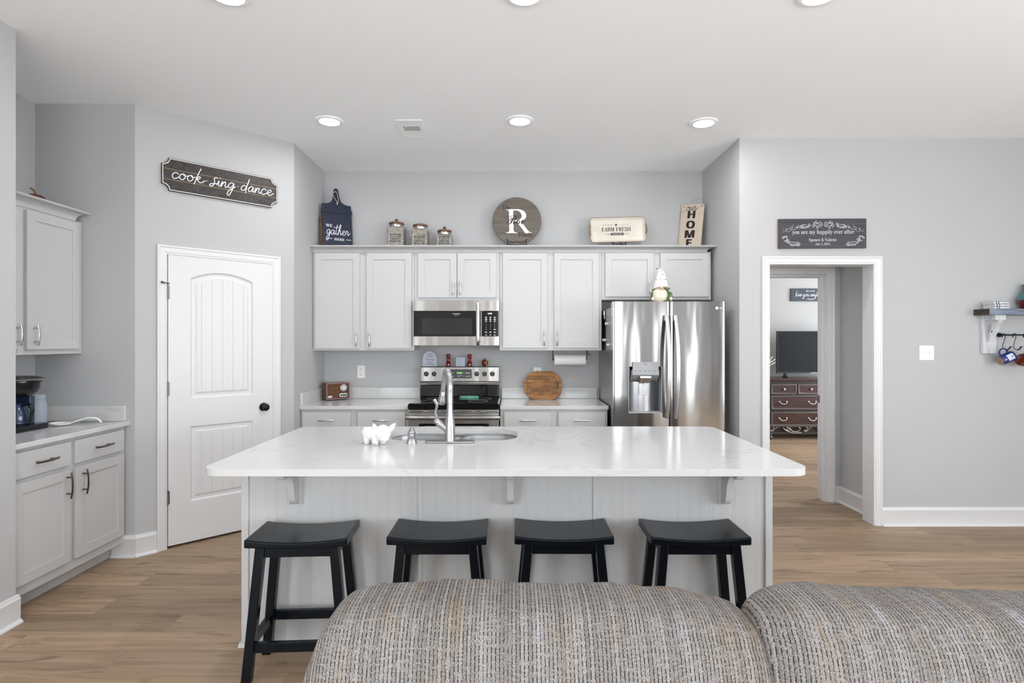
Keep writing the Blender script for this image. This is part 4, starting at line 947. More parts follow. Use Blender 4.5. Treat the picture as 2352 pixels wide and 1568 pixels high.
MB().prism(fb, sh_+hd_+sl_, -.014, 0, [circ(.135, Hb+.125, .008, 14)]).build('board', M['navy_board'], bd, bevel=.002)
MB().fbox(fb, -.002, .340, -.0145, W_+.005, .375, .005).build('band', M['navy_board'], bd, bevel=.002)
mb = MB().text(fb, 'WE', .038, .062, .205, .0008, 'serif').text(fb, 'HERE', .033, .150, .082, .0008, 'serif')
mb.fbox(fb, .030, .093, .0003, .088, .097, .0009).fbox(fb, .212, .093, .0003, .258, .097, .0009)
script(mb, fb, 'gather', .034, .135, .205, .0048, 1.15, .0008)
mb.build('lettering', M['white_paint'], bd)
MB().fbox(fb, -.012, .006, -.046, .10, .30, -.0165).build('back_rest', M['board_edge_wood'], bd)
cd_ = cat([fb.at(.137, Hb+.125, .002), fb.at(.150, Hb+.07, .006), fb.at(.146, Hb+.02, .006), fb.at(.118, Hb+.055, .008), fb.at(.104, Hb+.10, .004), fb.at(.130, Hb+.125, .002)], 6)
MB().tube(cd_, .0026, 8).tube([fb.at(.146, Hb+.022, .006), fb.at(.130, Hb+.0, .006)], .003, 8).tube([fb.at(.146, Hb+.022, .006), fb.at(.143, Hb-.006, .006)], .003, 8).build('twine', M['cream_board'], bd)

# canisters
def canister(word, small, px0, px1, ptop, knob, lb, Y=5.20):
    x0, x1 = PX(px0, Y), PX(px1, Y); wd = x1-x0; xc = (x0+x1)/2; dp = wd*.95; zt_ = PZ(ptop, Y)
    cn = thing('canister', lb, 'canister', (xc, Y+dp/2, ZD), 'galvanized canisters on the cabinet top')
    zb_ = zt_-(.082 if knob else .058)
    yaw = .04; f = Fr((xc, Y+dp/2, 0), (math.cos(yaw), math.sin(yaw), 0), (-math.sin(yaw), math.cos(yaw), 0), (0, 0, 1))
    h = .5*wd; mb = MB(); n = 8
    prof = [(1, ZD), (1, zb_-.02), (.965, zb_-.008), (.86, zb_)]
    L = [[f.at(p[0]*s_, p[1]*s_*.95, z) for p in rrect(-h, -h, h, h, .010, 4)] for s_, z in prof]
    k = len(L[0])
    for l in L: mb.v += l
    for a in range(3):
        for i in range(k): j = (i+1) % k; mb.f.append((a*k+i, a*k+j, (a+1)*k+j, (a+1)*k+i))
    mb.f.append(tuple(range(k))); mb.f.append(tuple(range(3*k, 4*k)))
    mb.build('body', M['galvanized'], cn)
    c0 = (xc, Y+dp/2, zb_)
    MB().lathe([(h*.80, -.002), (h*.84, .004), (h*.84, .022), (h*.80, .028)], c0, seg=32).build('neck', M['nickel'], cn)
    lid = [(h*.80, .026), (h*.92, .028), (h*.94, .034), (h*.90, .043), (h*.5, .052), (0, .055)]
    l_ = MB().lathe(lid, c0, seg=32).build('lid', M['lid_wood'], cn)
    if knob: MB().lathe([(.006, .052), (.006, .060), (.014, .066), (.015, .072), (.012, .079), (0, .081)], c0, seg=20).build('knob', M['lid_wood'], l_)
    f2 = Fr(f.at(0, -h*.95-.0006, 0), f.u, (0, 0, 1), -f.v); lz_ = ZD+.085+(.02 if word == 'SUGAR' else 0)
    lw, lh = wd*.29, .032; mb = MB()
    mb.prism(f2, rrect(-lw, lz_-lh, lw, lz_+lh, .003, 2), 0, .0004, [rrect(-lw+.004, lz_-lh+.004, lw-.004, lz_+lh-.004, .003, 2)])
    for sx in (-1, 1):
        for sy in (-1, 1): mb.fbox(f2, sx*lw-.005, lz_+sy*lh-.005, 0, sx*lw+.005, lz_+sy*lh+.005, .0005)
    for sy in (-1, 1): mb.stroke(f2, [(-.012, lz_+sy*lh), (0, lz_+sy*(lh+.009)), (.012, lz_+sy*lh)], .003, .0006)
    mb.text(f2, word, .026, 0, lz_-.018, .0006, 'serif', width=lw*1.5)
    mb.text(f2, small, .010, 0, lz_+.008, .0006, None, width=lw*1.5)
    mb.build('printed_label', M['ink_dark'], cn)
canister('SUGAR', 'COUNTRY', 888, 926, 498.5, True, 'tallest galvanized metal canister marked SUGAR with wooden lid and knob')
canister('COFFEE', 'COUNTRY', 944, 981, 509.5, False, 'middle galvanized metal canister marked COFFEE, wooden lid without a knob')
canister('FLOUR', 'COUNTRY', 1001, 1037, 516.5, True, 'shortest galvanized metal canister marked FLOUR with wooden lid and knob')

# round family sign on a wire plate stand
def plate_stand(name_lb, xc, y, wd, curl, lb, fr, hgt):
    s_ = thing('plate_stand', lb, 'plate stand', (xc, y, ZD), 'black wire plate stands on the cabinet top')
    for sx in (-1, 1):
        pts = [(sx*wd, .10), (sx*wd*.95, .02), (sx*wd*.9, .002), (sx*wd*.9, -.03), (sx*wd*.95, -.05)]
        pth = cat([(xc+a, y-b*0+0-(-b if False else 0)+0.0*b, ZD) for a, b in pts], 2)
        P = [(xc+sx*wd*.55, y+.06, ZD+hgt), (xc+sx*wd*.8, y+.03, ZD+.006), (xc+sx*wd, y-.01, ZD+.006), (xc+sx*wd, y-.062, ZD+.006), (xc+sx*wd, y-.076, ZD+curl*.6), (xc+sx*wd*1.02, y-.074, ZD+curl), (xc+sx*wd*1.14, y-.073, ZD+curl*1.02)]
        MB().tube(cat(P, 5), .0035, 8).build('wire_foot', M['black_metal'], s_)
    MB().tube(cat([(xc-wd, y-.075, ZD+curl*.9), (xc-wd*.5, y-.076, ZD+curl*.72), (xc, y-.077, ZD+curl*.78), (xc+wd*.5, y-.076, ZD+curl*.72), (xc+wd, y-.075, ZD+curl*.9)], 6), .0033, 8).build('cross_wire', M['black_metal'], s_)
    return s_
Yr = 5.262
plate_stand('', PX(1187, Yr), Yr, .085, .085, 'black wire stand holding the round family sign', None, .16)
fr2 = Fr((PX(1187.3, Yr), Yr-.018, PZ(508.3, Yr)), (1, 0, 0), (0, .10, 1)); rs = thing('round_sign', 'round grey-brown plank sign with big white R and family name', 'sign', fr2.at(0, -.22, 0))
MB().lathe([(0, -.014), (.2225, -.014), (.2255, -.010), (.2255, -.003), (.2225, 0), (0, 0)], fr2.o, fr2.n, 72, u=fr2.u).build('board', M['plank_round'], rs)
mb = MB()
for b in (-.11, .0, .11): mb.fbox(fr2, -.19 if b else -.22, b-.0007, .0001, .19 if b else .22, b+.0007, .0004)
mb.build('plank_seams', M['plank_dark'], rs)
MB().text(fr2, 'R', .328, .012, -.115, .0008, 'cap', width=.235).text(fr2, 'R', .328, .017, -.115, .0009, 'cap', width=.235).build('initial', M['white_paint'], rs)
MB().text(fr2, 'The', .060, -.100, .108, .0014, 'serif', width=.072).build('lettering', M['ink_dark'], rs)
MB().text(fr2, 'Family', .060, .082, -.150, .0014, 'serif', width=.130).build('lettering', M['ink_dark'], rs)
MB().text(fr2, 'Roe', .130, -.010, -.030, .0016, 'script', width=.165).build('lettering', M['ink_dark'], rs)

# tray on a stand
Yt = 5.268; xt = PX(1417.5, Yt)
plate_stand('', PX(1419, Yt), Yt, .058, .062, 'black wire stand propping up the farm tray', None, .10)
ft = Fr((xt, Yt-.022, PZ(530.5, Yt)+.003), (1, 0, .026), (-.024, .12, 1)); tr = thing('tray', 'cream enamel tray lettered Farm Fresh propped up on the cabinets', 'tray', ft.at(0, -.115, 0))
mb = MB(); TW, TH = .255, .117
L = [rrect(-TW+d, -TH+d, TW-d, TH-d, max(.012, .034-d*.6), 6) for d in (0, .004, .020, .026)]
cz = (.020, .022, .001, 0)
n = len(L[0])
for l, c in zip(L, cz): mb.v += [ft.at(p[0], p[1], c) for p in l]
mb.v += [ft.at(p[0], p[1], -.003) for p in L[2]]+[ft.at(p[0], p[1], .018) for p in L[0]]
for k in range(3):
    for i in range(n): j = (i+1) % n; mb.f.append((k*n+i, k*n+j, (k+1)*n+j, (k+1)*n+i))
mb.f.append(tuple(3*n+i for i in range(n)))
for i in range(n): j = (i+1) % n; mb.f.append((i, j, 5*n+j, 5*n+i)); mb.f.append((5*n+i, 5*n+j, 4*n+j, 4*n+i))
mb.f.append(tuple(4*n+i for i in range(n)))
mb.build('pan', M['tray_enamel'], tr, angle=50)
MB().tube([ft.at(p[0], p[1], .021) for p in rrect(-TW, -TH, TW, TH, .034, 6)], .0026, 8, True).build('rim', M['tray_edge'], tr)
for sx in (-1, 1): MB().tube(cat([ft.at(sx*(TW-.002), .045, .018), ft.at(sx*(TW+.004), .03, .034), ft.at(sx*(TW+.006), 0, .038), ft.at(sx*(TW+.004), -.03, .034), ft.at(sx*(TW-.002), -.045, .018)], 5), .007, 10).build('handle', M['tray_edge'], tr)
star = []
for i in range(10): a = math.pi/2+i*math.pi/5; r = .016 if i % 2 == 0 else .0066; star.append((-.012+r*math.cos(a), .052+r*math.sin(a)))
mb = MB().flat(ft, star, .0008).fbox(ft, -.138, .050, .0004, -.042, .0525, .0009).fbox(ft, .014, .050, .0004, .108, .0515, .0009)
mb.text(ft, 'FARM FRESH', .056, -.014, -.010, .0008, 'cap', width=.268).text(ft, 'FARM FRESH', .056, -.012, -.010, .0009, 'cap', width=.268)
mb.flat(ft, [(-.066, -.024), (.056, -.024), (.052, -.035), (.058, -.047), (-.068, -.047), (-.064, -.035)], .0007)
for sx in (-1, 1):
    x0 = -.006+sx*.070; x1 = -.006+sx*.105
    mb.stroke(ft, [(x0, -.035), (x1, -.035)], .002, .0008)
    mb.flat(ft, [(x1+sx*.004, -.035), (x1-sx*.003, -.0315), (x1-sx*.003, -.0385)], .0009)
    for q in (0, .006, .012): mb.stroke(ft, [(x0+sx*(q+.004), -.031), (x0+sx*q, -.035), (x0+sx*(q+.004), -.039)], .0016, .0009, smooth=False)
mb.build('lettering', M['ink_dark'], tr)
MB().text(ft, 'Country Life', .0165, -.006, -.041, .0011, 'bolds', width=.094).build('ribbon_lettering', M['tray_enamel'], tr)

# our HOME board
fh0 = Fr((PX(1566, 5.325), 5.325, PZ(470, 5.325)), (.82, -.574, 0), (0, 0, 1)); fh = fh0.sub(0, 0, 0, -.095)
hm = thing('home_sign', 'tall cream board lettered our HOME leaning in the right cabinet-top corner', 'sign', fh.at(.1, -.44, 0))
MB().prism(fh, rrect(0, -.416, .212, 0, .002, 2), -.012, 0).build('board', M['cream_board'], hm, bevel=.001)
mb = MB()
for ch, py in (('H', 494.5), ('O', 517.5), ('M', 539), ('E', 559.5)): [mb.text(fh, ch, .098, .100+q5, -(py-470)*5.28/F*1.0-.030, .0008+abs(q5)*.02, 'bolds', sxy=1.12) for q5 in (-.004, 0, .004)]
mb2 = MB(); script(mb, fh, 'our', .045, -.058, .095, .0042, 1.1, .0009)
mb.stroke(fh, [(.002, -.072), (.025, -.070), (.048, -.050)], .0016, .0008); mb.stroke(fh, [(.135, -.055), (.155, -.04), (.18, -.018), (.210, -.002)], .0016, .0008)
mb.build('lettering', M['ink_dark'], hm)
for a in (.022, .190):
    MB().lathe([(0, .0012), (.005, .001), (.005, 0), (0, 0)], fh.at(a, -.022, .0002), fh.n, 12).build('nail', M['plank_dark'], hm)
MB().tube(cat([fh.at(.022, -.02, -.013), fh.at(.05, .004, -.012), fh.at(.10, .038, -.014), fh.at(.145, .050, -.012), fh.at(.178, .028, -.012), fh.at(.190, -.018, -.013)], 6), .0018, 8).build('hanger_wire', M['nickel'], hm)
# pumpkin on the left alcove cabinet
pk = thing('pumpkin', 'dark red ceramic pumpkin on top of the left alcove cabinet', 'pumpkin', (-3.02, 3.60, 2.3125)); p = V((-3.02, 3.60, 2.3125))
def pump(c, R, Hh, lob, n=48, m=18):
    mb = MB()
    def fn(u, v):
        th = 2*math.pi*u; ph = math.pi*v; r = R*math.sin(ph)**.75*(1-.10*abs(math.sin(th*lob/2))**.0+.09*abs(math.cos(th*lob/2)))
        return c+V((r*math.cos(th), r*math.sin(th), Hh/2-Hh/2*math.cos(ph)-.012*math.exp(-((math.pi-ph)/.3)**2)))
    return mb.grid(fn, n, m, True)
pump(p, .060, .070, 9).build('body', M['pumpkin_skin'], pk, angle=70)
MB().tube(cat([p+V((0, 0, .054)), p+V((.003, 0, .078)), p+V((-.006, -.004, .096)), p+V((-.022, -.006, .106))], 5), [.010, .009, .0085, .008, .0075, .007, .007, .0068, .0066, .0064, .0062, .006, .006, .006, .006, .006], 10).build('stem', M['pumpkin_stem'], pk)

# ------------------------------------------------------------------ things on the back counters
# radio
fr3 = Fr((-1.675, 5.128, .9145), (.788, .616, 0), (0, 0, 1)); ra = thing('radio', 'small walnut retro table radio on the left back counter', 'radio', fr3.at(.1, 0, -.055))
RW, RH, RD = .220, .151, .105
MB().prism(fr3, rrect(0, .009, RW, .009+RH, .012, 5), -RD, 0, [rrect(.012, .021, RW-.012, RH-.003, .006, 4)]).fbox(fr3, .006, .015, -RD, RW-.006, .003+RH, -.012).build('case', M['walnut'], ra, bevel=.0015)
MB().prism(fr3, rrect(.0005, .0095, RW-.0005, .0085+RH, .012, 5), .0002, .0012, [rrect(.012, .021, RW-.012, RH-.003, .006, 4)]).build('face_frame', M['radio_edge'], ra)
MB().fbox(fr3, .011, .020, -.0118, RW-.011, RH-.002, -.008).build('grille', M['cloth_grille'], ra)
dc = (.163, .112)
MB().prism(fr3, circ(*dc, .030, 36), -.0078, .001, [circ(*dc, .026, 36)]).build('dial_ring', M['dial_silver'], ra)
MB().prism(fr3, circ(*dc, .0262, 36), -.0078, -.003).build('dial', M['plastic_grey'], ra)
MB().prism(fr3, circ(dc[0]+.002, dc[1], .014, 24), -.003, .004).fbox(fr3, dc[0]-.022, dc[1]-.003, -.0028, dc[0], dc[1]+.003, -.002).build('tuning_knob', M['dial_silver'], ra)
MB().prism(fr3, rrect(.124, .028, .200, .060, .0158, 8), -.0078, -.002).build('knob_plate', M['dial_silver'], ra)
for a in (.141, .163, .184): MB().lathe([(.009, 0), (.009, .008), (.0078, .010), (0, .010)], fr3.at(a, .044, -.0018), fr3.n, 20).build('knob', M['black_plastic'], ra)
MB().fbox(fr3, .020, .026, -.0078, .056, .042, -.004).build('badge', M['dial_silver'], ra)
for a in (.03, RW-.03):
    for c in (-.02, -RD+.02): MB().cyl(fr3.at(a, 0, c), fr3.at(a, .0095, c), .009, 12).build('foot', M['black_plastic'], ra)
# outlets and switch
def outlet(fr, a, b, lb):
    o = thing('wall_outlet', lb, 'outlet', fr.at(a, b-.06, 0), 'white wall outlets over the back counter')
    MB().prism(fr, rrect(a-.037, b-.060, a+.037, b+.060, .004, 4), .0003, .006).build('cover_plate', M['plastic_white'], o, bevel=.0025)
    for dz in (-.0245, .0245):
        r_ = MB().prism(fr, rrect(a-.0165, b+dz-.0145, a+.0165, b+dz+.0145, .010, 5), .006, .0078).build('receptacle', M['plastic_white'], o)
        mb = MB()
        for x in (-.0065, .0065): mb.fbox(fr, a+x-.0013, b+dz-.001, .0077, a+x+.0013, b+dz+.008, .0080)
        mb.prism(fr, circ(a, b+dz-.007, .0026, 10), .0077, .0080); mb.build('slots', M['dark_gap'], r_)
fw = FY(YB)
outlet(fw, PX(829.5, YB), PZ(853.5, YB), 'white wall outlet above the radio counter, left of the range')
outlet(fw, PX(1234.5, YB), PZ(858, YB), 'white wall outlet half hidden behind the wooden cutting board')
fsw = FY(YR); sw = thing('light_switch', 'white double toggle light switch plate on the right wall', 'switch', (PX(2127.5, YR), YR-.003, PZ(827, YR)))
a, b = PX(2127.5, YR), PZ(810.2, YR)
MB().prism(fsw, rrect(a-.0585, b-.0585, a+.0585, b+.0585, .004, 4), .0003, .006).build('cover_plate', M['plastic_white'], sw, bevel=.0025)
for dx in (-.023, .023):
    MB().fbox(fsw, a+dx-.005, b-.012, .0055, a+dx+.005, b+.012, .0066).fbox(fsw, a+dx-.004, b-.001, .006, a+dx+.004, b+.009, .016).build('toggle', M['plastic_white'], sw, bevel=.001)
    for dz in (-.030, .030): MB().cyl(fsw.at(a+dx, b+dz, .0058), fsw.at(a+dx, b+dz, .0070), .003, 10).build('screw', M['plastic_white'], sw)
# cutting board
fcb = Fr((PX(1247.5, 5.235), 5.235, .9147), (1, 0, .004), (0, .36, 1)); cb_ = thing('cutting_board', 'rounded carved wooden cutting board leaning against the right backsplash', 'cutting board', fcb.at(0, 0, 0))
BW, BH = .176, .272
out = rrect(-BW, 0, BW, BH, (.12, .10, .118, .125), 12); out = [(x*(1 if abs(y-BH/2) < .5 else 1), y) for x, y in out]
MB().prism(fcb, out, -.018, 0, [rrect(.130, .100, .146, .168, .003, 3)]).build('board', M['acacia'], cb_, bevel=.004)
mb = MB()
mb.prism(fcb, rrect(-.146, .046, .122, .226, .03, 5), .0002, .0005, [rrect(-.141, .051, .117, .221, .026, 5)])
mb.prism(fcb, rrect(-.137, .098, .114, .168, .03, 5), .0002, .0005, [rrect(-.1335, .1015, .1105, .1645, .027, 5)])
for r_, w_ in ((.062, .003), (.050, .0026)):
    mb.stroke(fcb, [(-.010+r_*math.cos(t_), .168+.8*(r_*math.sin(t_))-.005) for t_ in [math.pi*i/10 for i in range(11)]], w_, .0006)
    mb.stroke(fcb, [(-.010+r_*math.cos(t_), .098-.8*(r_*math.sin(t_))+.005) for t_ in [math.pi*i/10 for i in range(11)]], w_, .0006)
random.seed(5); pts = [(-.118+.0105*i, .121+(.026 if i % 2 else 0)+random.uniform(-.003, .003)) for i in range(10)]
mb.stroke(fcb, pts, .0042, .0006, smooth=False); mb.text(fcb, 'ATE', .042, .010, .119, .0006, 'serif', width=.050)
mb.stroke(fcb, [(.046+.0105*i, .121+(.026 if i % 2 else 0)) for i in range(6)], .0042, .0006, smooth=False)
for sx in (-1, 1):
    for sy in (-1, 1):
        for k in range(3): spiral(mb, fcb, -.012+sx*(.108-.024*k), .136+sy*(.066-.006*k), .011, 1.3, k, sx*sy, .0034, None, .0006)
mb.build('carving', M['board_edge_wood'], cb_)
# paper towel under the cabinet
ptx0, ptx1, py_, pz_ = PX(1273, 5.2), PX(1344.5, 5.2), 5.2, 1.283
ph_ = thing('paper_towel_holder', 'black wire paper towel holder screwed under the right wall cabinet', 'towel holder', ((ptx0+ptx1)/2, py_, 1.36))
MB().cyl((ptx0-.012, py_, pz_), (ptx1+.012, py_, pz_), .005, 10).build('rod', M['black_metal'], ph_)
MB().tube([(ptx1+.012, py_, pz_), (ptx1+.012, py_, 1.3695)], .0035, 8).tube(cat([(ptx1+.020, py_, 1.3695), (ptx1+.021, py_, 1.345), (ptx1+.023, py_, 1.3335), (ptx1+.035, py_, 1.332), (ptx1+.052, py_, 1.335)], 4), .003, 8).build('right_bracket', M['black_metal'], ph_)
MB().tube([(ptx0-.012, py_, pz_), (ptx0-.012, py_, 1.3695)], .0035, 8).build('left_bracket', M['black_metal'], ph_)
MB().lathe([(.0065, 0), (.046, 0), (.0475, .002), (.0475, ptx1-ptx0-.002), (.046, ptx1-ptx0), (.0065, ptx1-ptx0)], (ptx0, py_, pz_), (1, 0, 0), 40).solid('paper_towel_roll', M['paper_white'], 'white paper towel roll hanging under the right wall cabinet', 'paper towel')
# on the range backguard
ZG = 1.2176; YG = 5.315
def gx_(px): return PX(px, YG)
hs_ = thing('house_plaque', 'barn-shaped pale plaque about family standing on the range backguard', 'plaque', (gx_(987), YG, ZG))
fp = Fr((gx_(987.2), YG-.012, ZG), (1, 0, 0), (0, .05, 1)); hw, hh = .066, .156
sil = [(-hw, 0), (hw, 0), (hw, .092), (hw*.72, .128), (0, hh-.004), (-hw*.72, .128), (-hw, .092)]
MB().prism(fp, sil, -.016, 0).build('body', M['sign_pale'], hs_, bevel=.001)
mb = MB()
o_ = [(hw+.010, .086), (hw*.72+.008, .132), (0, hh+.006), (-hw*.72-.008, .132), (-hw-.010, .086)]; i_ = [(hw-.002, .086), (hw*.72-.003, .124), (0, hh-.012), (-hw*.72+.003, .124), (-hw+.002, .086)]
mb.prism(fp, o_+i_[::-1], -.022, .006); mb.build('roof', M['roof_grey'], hs_, bevel=.001)
MB().text(fp, 'When', .0165, 0, .108, .0006, 'serif', width=.040).text(fp, 'we have', .0165, .002, .088, .0006, 'serif', width=.060).text(fp, 'we have', .0165, 0, .034, .0006, 'serif', width=.062).text(fp, 'everything', .0165, 0, .015, .0006, 'serif', width=.088).build('lettering', M['ink_navy'], hs_)
MB().text(fp, 'Family', .030, 0, .058, .0006, 'script', width=.074).build('script_lettering', M['red_print'], hs_)
for px, lb in ((1029.7, 'red wooden pepper mill left of the small square plaque'), (1078.6, 'red wooden pepper mill right of the small square plaque')):
    MB().lathe([(0, 0), (.0225, 0), (.0235, .004), (.0225, .02), (.0215, .028), (.023, .031), (.0215, .034), (.016, .052), (.0145, .062), (.0155, .071), (.0195, .077), (.0195, .081), (.0165, .085), (.020, .092), (.0215, .100), (.0185, .110), (.010, .116), (0, .1175)], (gx_(px), YG, ZG), seg=28).solid('pepper_mill', M['red_lacquer'], lb, 'pepper mill', 'red pepper mills on the range')
fq = Fr((gx_(1057.5), YG-.008, ZG), (1, 0, 0), (0, .03, 1)); sp_ = thing('small_plaque', 'small square white plaque between the red pepper mills', 'plaque', fq.at(0, 0, 0))
MB().prism(fq, rrect(-.043, 0, .043, .085, .001, 2), -.018, 0).build('block', M['sign_pale'], sp_, bevel=.001)
mb = MB().text(fq, 'Christmas', .016, .002, .060, .0006, 'serif', width=.060)
for k in range(4): mb.fbox(fq, -.030+.004*(k % 2), .046-.0105*k, .0003, .030-.005*(k % 3), .048-.0105*k, .0007)
mb.build('lettering', M['key_grey'], sp_)
ap_ = thing('apple_ornament', 'striped dark red apple ornament at the right end of the range backguard', 'ornament', (gx_(1114), YG, ZG)); p = V((gx_(1114), YG, ZG))
pump(p, .034, .066, 7, 42, 16).build('body', M['apple_red'], ap_, angle=70)
for th in (-1.15, -.55): MB().tube([p+V((.0352*math.sin(ph)**.75*math.cos(th)*1.06, .0352*math.sin(ph)**.75*math.sin(th)*1.06, .033-.033*math.cos(ph))) for ph in [.25+2.5*i/14 for i in range(15)]], [(.0028, .0045)]*15, 8).build('stripe', M['apple_tan'], ap_)
MB().tube(cat([p+V((0, 0, .056)), p+V((.001, 0, .070)), p+V((.004, 0, .078))], 4), .003, 8).tube(cat([p+V((0, 0, .066)), p+V((-.012, -.004, .074)), p+V((-.022, -.005, .070))], 4), .0022, 6).build('stem', M['plank_dark'], ap_)
# teal trivet on the cooktop
MB().prism(FZ(.9408), circ(-.388, 5.165, .088, 40, .045), 0, .010).prism(FZ(.9508), circ(-.388, 5.165, .088, 40, .045), 0, .004, [circ(-.388, 5.165, .076, 40, .036)]).solid('spoon_rest', M['teal_mat'], 'green oval spoon rest on the black cooktop behind the faucet', 'spoon rest', bevel=.003)

# ------------------------------------------------------------------ left alcove counter
ZL = .9144
cm_ = thing('coffee_maker', 'black drip coffee maker with silver-rimmed lid on the left alcove counter', 'coffee maker', (-2.962, 3.405, ZL)); q = V((-2.962, 3.405, ZL))
def cz_(z): return FZ(ZL+z, -2.962, 3.405)
MB().prism(cz_(0), rrect(-.12, -.13, .085, .145, .03, 6), 0, .034).build('base', M['black_plastic'], cm_, bevel=.006)
MB().prism(cz_(.0345), circ(0, .0, .068, 36), 0, .004).build('warming_plate', M['black_metal'], cm_)
MB().prism(cz_(.0345), rrect(-.13, -.12, -.072, .12, .02, 5), 0, .20).build('tank', M['coffee_blue'], cm_, bevel=.005)
MB().prism(cz_(.0345), rrect(-.07, .05, .035, .092, .012, 5), 0, .17).build('column', M['coffee_blue'], cm_, bevel=.004)
MB().lathe([(.045, .205), (.075, .212), (.098, .235), (.108, .262), (.110, .290), (.118, .293), (.118, .302), (0, .302)], q, seg=40).prism(cz_(.206), rrect(-.13, -.10, -.02, .10, .03, 5), 0, .096).build('brew_head', M['black_plastic'], cm_)
MB().lathe([(0, .3022), (.128, .3022), (.137, .306), (.138, .311), (.128, .316), (0, .316)], q, seg=48).build('silver_rim', M['nickel'], cm_)
MB().lathe([(.118, .3162), (.116, .321), (.07, .329), (0, .331)], q, seg=40).build('lid', M['black_plastic'], cm_)
MB().lathe([(0, .039), (.058, .039), (.068, .048), (.070, .09), (.060, .125), (.046, .148), (.048, .160), (.052, .166), (0, .166)], q, seg=36).build('carafe', M['coffee_blue'], cm_)
MB().tube(cat([q+V((.045, -.01, .155)), q+V((.085, -.012, .16)), q+V((.104, -.014, .13)), q+V((.098, -.014, .085)), q+V((.088, -.014, .055))], 6), [(.013, .007)]*25, 12, flat=(0, 1, 0)).build('carafe_handle', M['black_plastic'], cm_)
jr = thing('plastic_jar', 'clear bluish plastic jar with red label behind the coffee maker', 'jar', (-3.040, 3.655, ZL)); q = V((-3.040, 3.655, ZL))
MB().lathe([(0, .0005), (.038, .0005), (.043, .008), (.043, .03), (.041, .036), (.043, .042), (.043, .135), (.038, .155), (.033, .162), (.033, .168), (.0365, .172), (.0365, .19), (.033, .196), (0, .197)], q, seg=32).build('body', M['jar_plastic'], jr)
MB().grid(lambda u, v: q+V((.0438*math.cos(3.25+1.35*u), .0438*math.sin(3.25+1.35*u), .03+.085*v)), 12, 3).build('label_band', M['jar_label'], jr)
spn = thing('ladle_rest', 'white ceramic ladle-shaped rest lying beside the coffee maker', 'spoon rest', (-2.86, 3.66, ZL)); q = V((-2.86, 3.66, ZL))
MB().lathe([(0, .004), (.035, .004), (.052, .012), (.056, .022), (.053, .022), (.048, .013), (.033, .008), (0, .008)], q+V((-.02, -.03, -.0036)), seg=36, sx=1.15).build('dish', M['ceramic_white'], spn)
MB().tube(cat([q+V((.030, -.02, .014)), q+V((.075, -.005, .028)), q+V((.125, .012, .043)), q+V((.170, .03, .036)), q+V((.190, .040, .010))], 6), [(.006, .013)]*25, 12, flat=(0, 0, 1)).build('rest_handle', M['ceramic_white'], spn)

# ------------------------------------------------------------------ wall signs
LS = Fr(FA.at(.154, 2.502, .001), FA.u, (0, 0, 1), FA.n); SWd, SHt = .802, .230
cs = thing('wall_sign', 'long dark plank sign lettered cook sing dance above the pantry door', 'sign', LS.at(SWd/2, 0, 0))
def scallop(d, r=.044):
    pts = []
    x0, y0, x1, y1 = d, d, SWd-d, SHt-d; r = r-d*.2
    for cx, cy, a0 in ((x0, y0, 90), (x1, y0, 180), (x1, y1, 270), (x0, y1, 0)):
        for i in range(7): t_ = math.radians(a0-90*i/6); pts.append((cx+r*math.cos(t_), cy+r*math.sin(t_)))
    return pts
MB().prism(LS, scallop(0), 0, .018).build('board', M['plank_dark'], cs, bevel=.001)
MB().prism(LS, scallop(.004), .0181, .0192, [scallop(.0085)]).build('painted_border', M['white_paint'], cs)
mb = MB()
for b in (SHt*.345, SHt*.66): mb.fbox(LS, .009, b-.0016, .0181, SWd-.009, b+.0016, .0187)
mb.build('plank_gaps', M['plank_gap_wood'], cs)
mb = MB(); script(mb, LS, 'cook.Sing.dance', .058, .092, .70, .0058, .86, .0190, .14); mb.build('lettering', M['white_paint'], cs)
Yk = YR
FH = Fr((PX(1789, Yk-.02), Yk-.0005, PZ(570.5, Yk-.02)), (1, 0, .006), (0, 0, 1)); hs = thing('wall_sign', 'dark grey plank sign lettered you are my happily ever after over the doorway', 'sign', FH.at(.34, 0, 0))
HW, HH2 = PX(1990, Yk-.02)-PX(1789, Yk-.02), .232
MB().fbox(FH, 0, 0, 0, HW, HH2, .020).build('board', M['plank_grey'], hs, bevel=.001)
MB().fbox(FH, -.0012, 0, .001, -.0002, HH2, .019).build('raw_edge', M['board_edge_wood'], hs)
mb = MB(); cc_ = .0206
mb.text(FH, 'you are my happily ever after', .046, HW*.505, .113, cc_, 'serif', width=HW*.71)
mb.text(FH, 'Spence & Valerie', .037, HW*.50, .054, cc_, 'serif', width=HW*.315).text(FH, 'July 3, 2014', .027, HW*.50, .024, cc_, 'serif', width=HW*.165)
xm = HW*.505
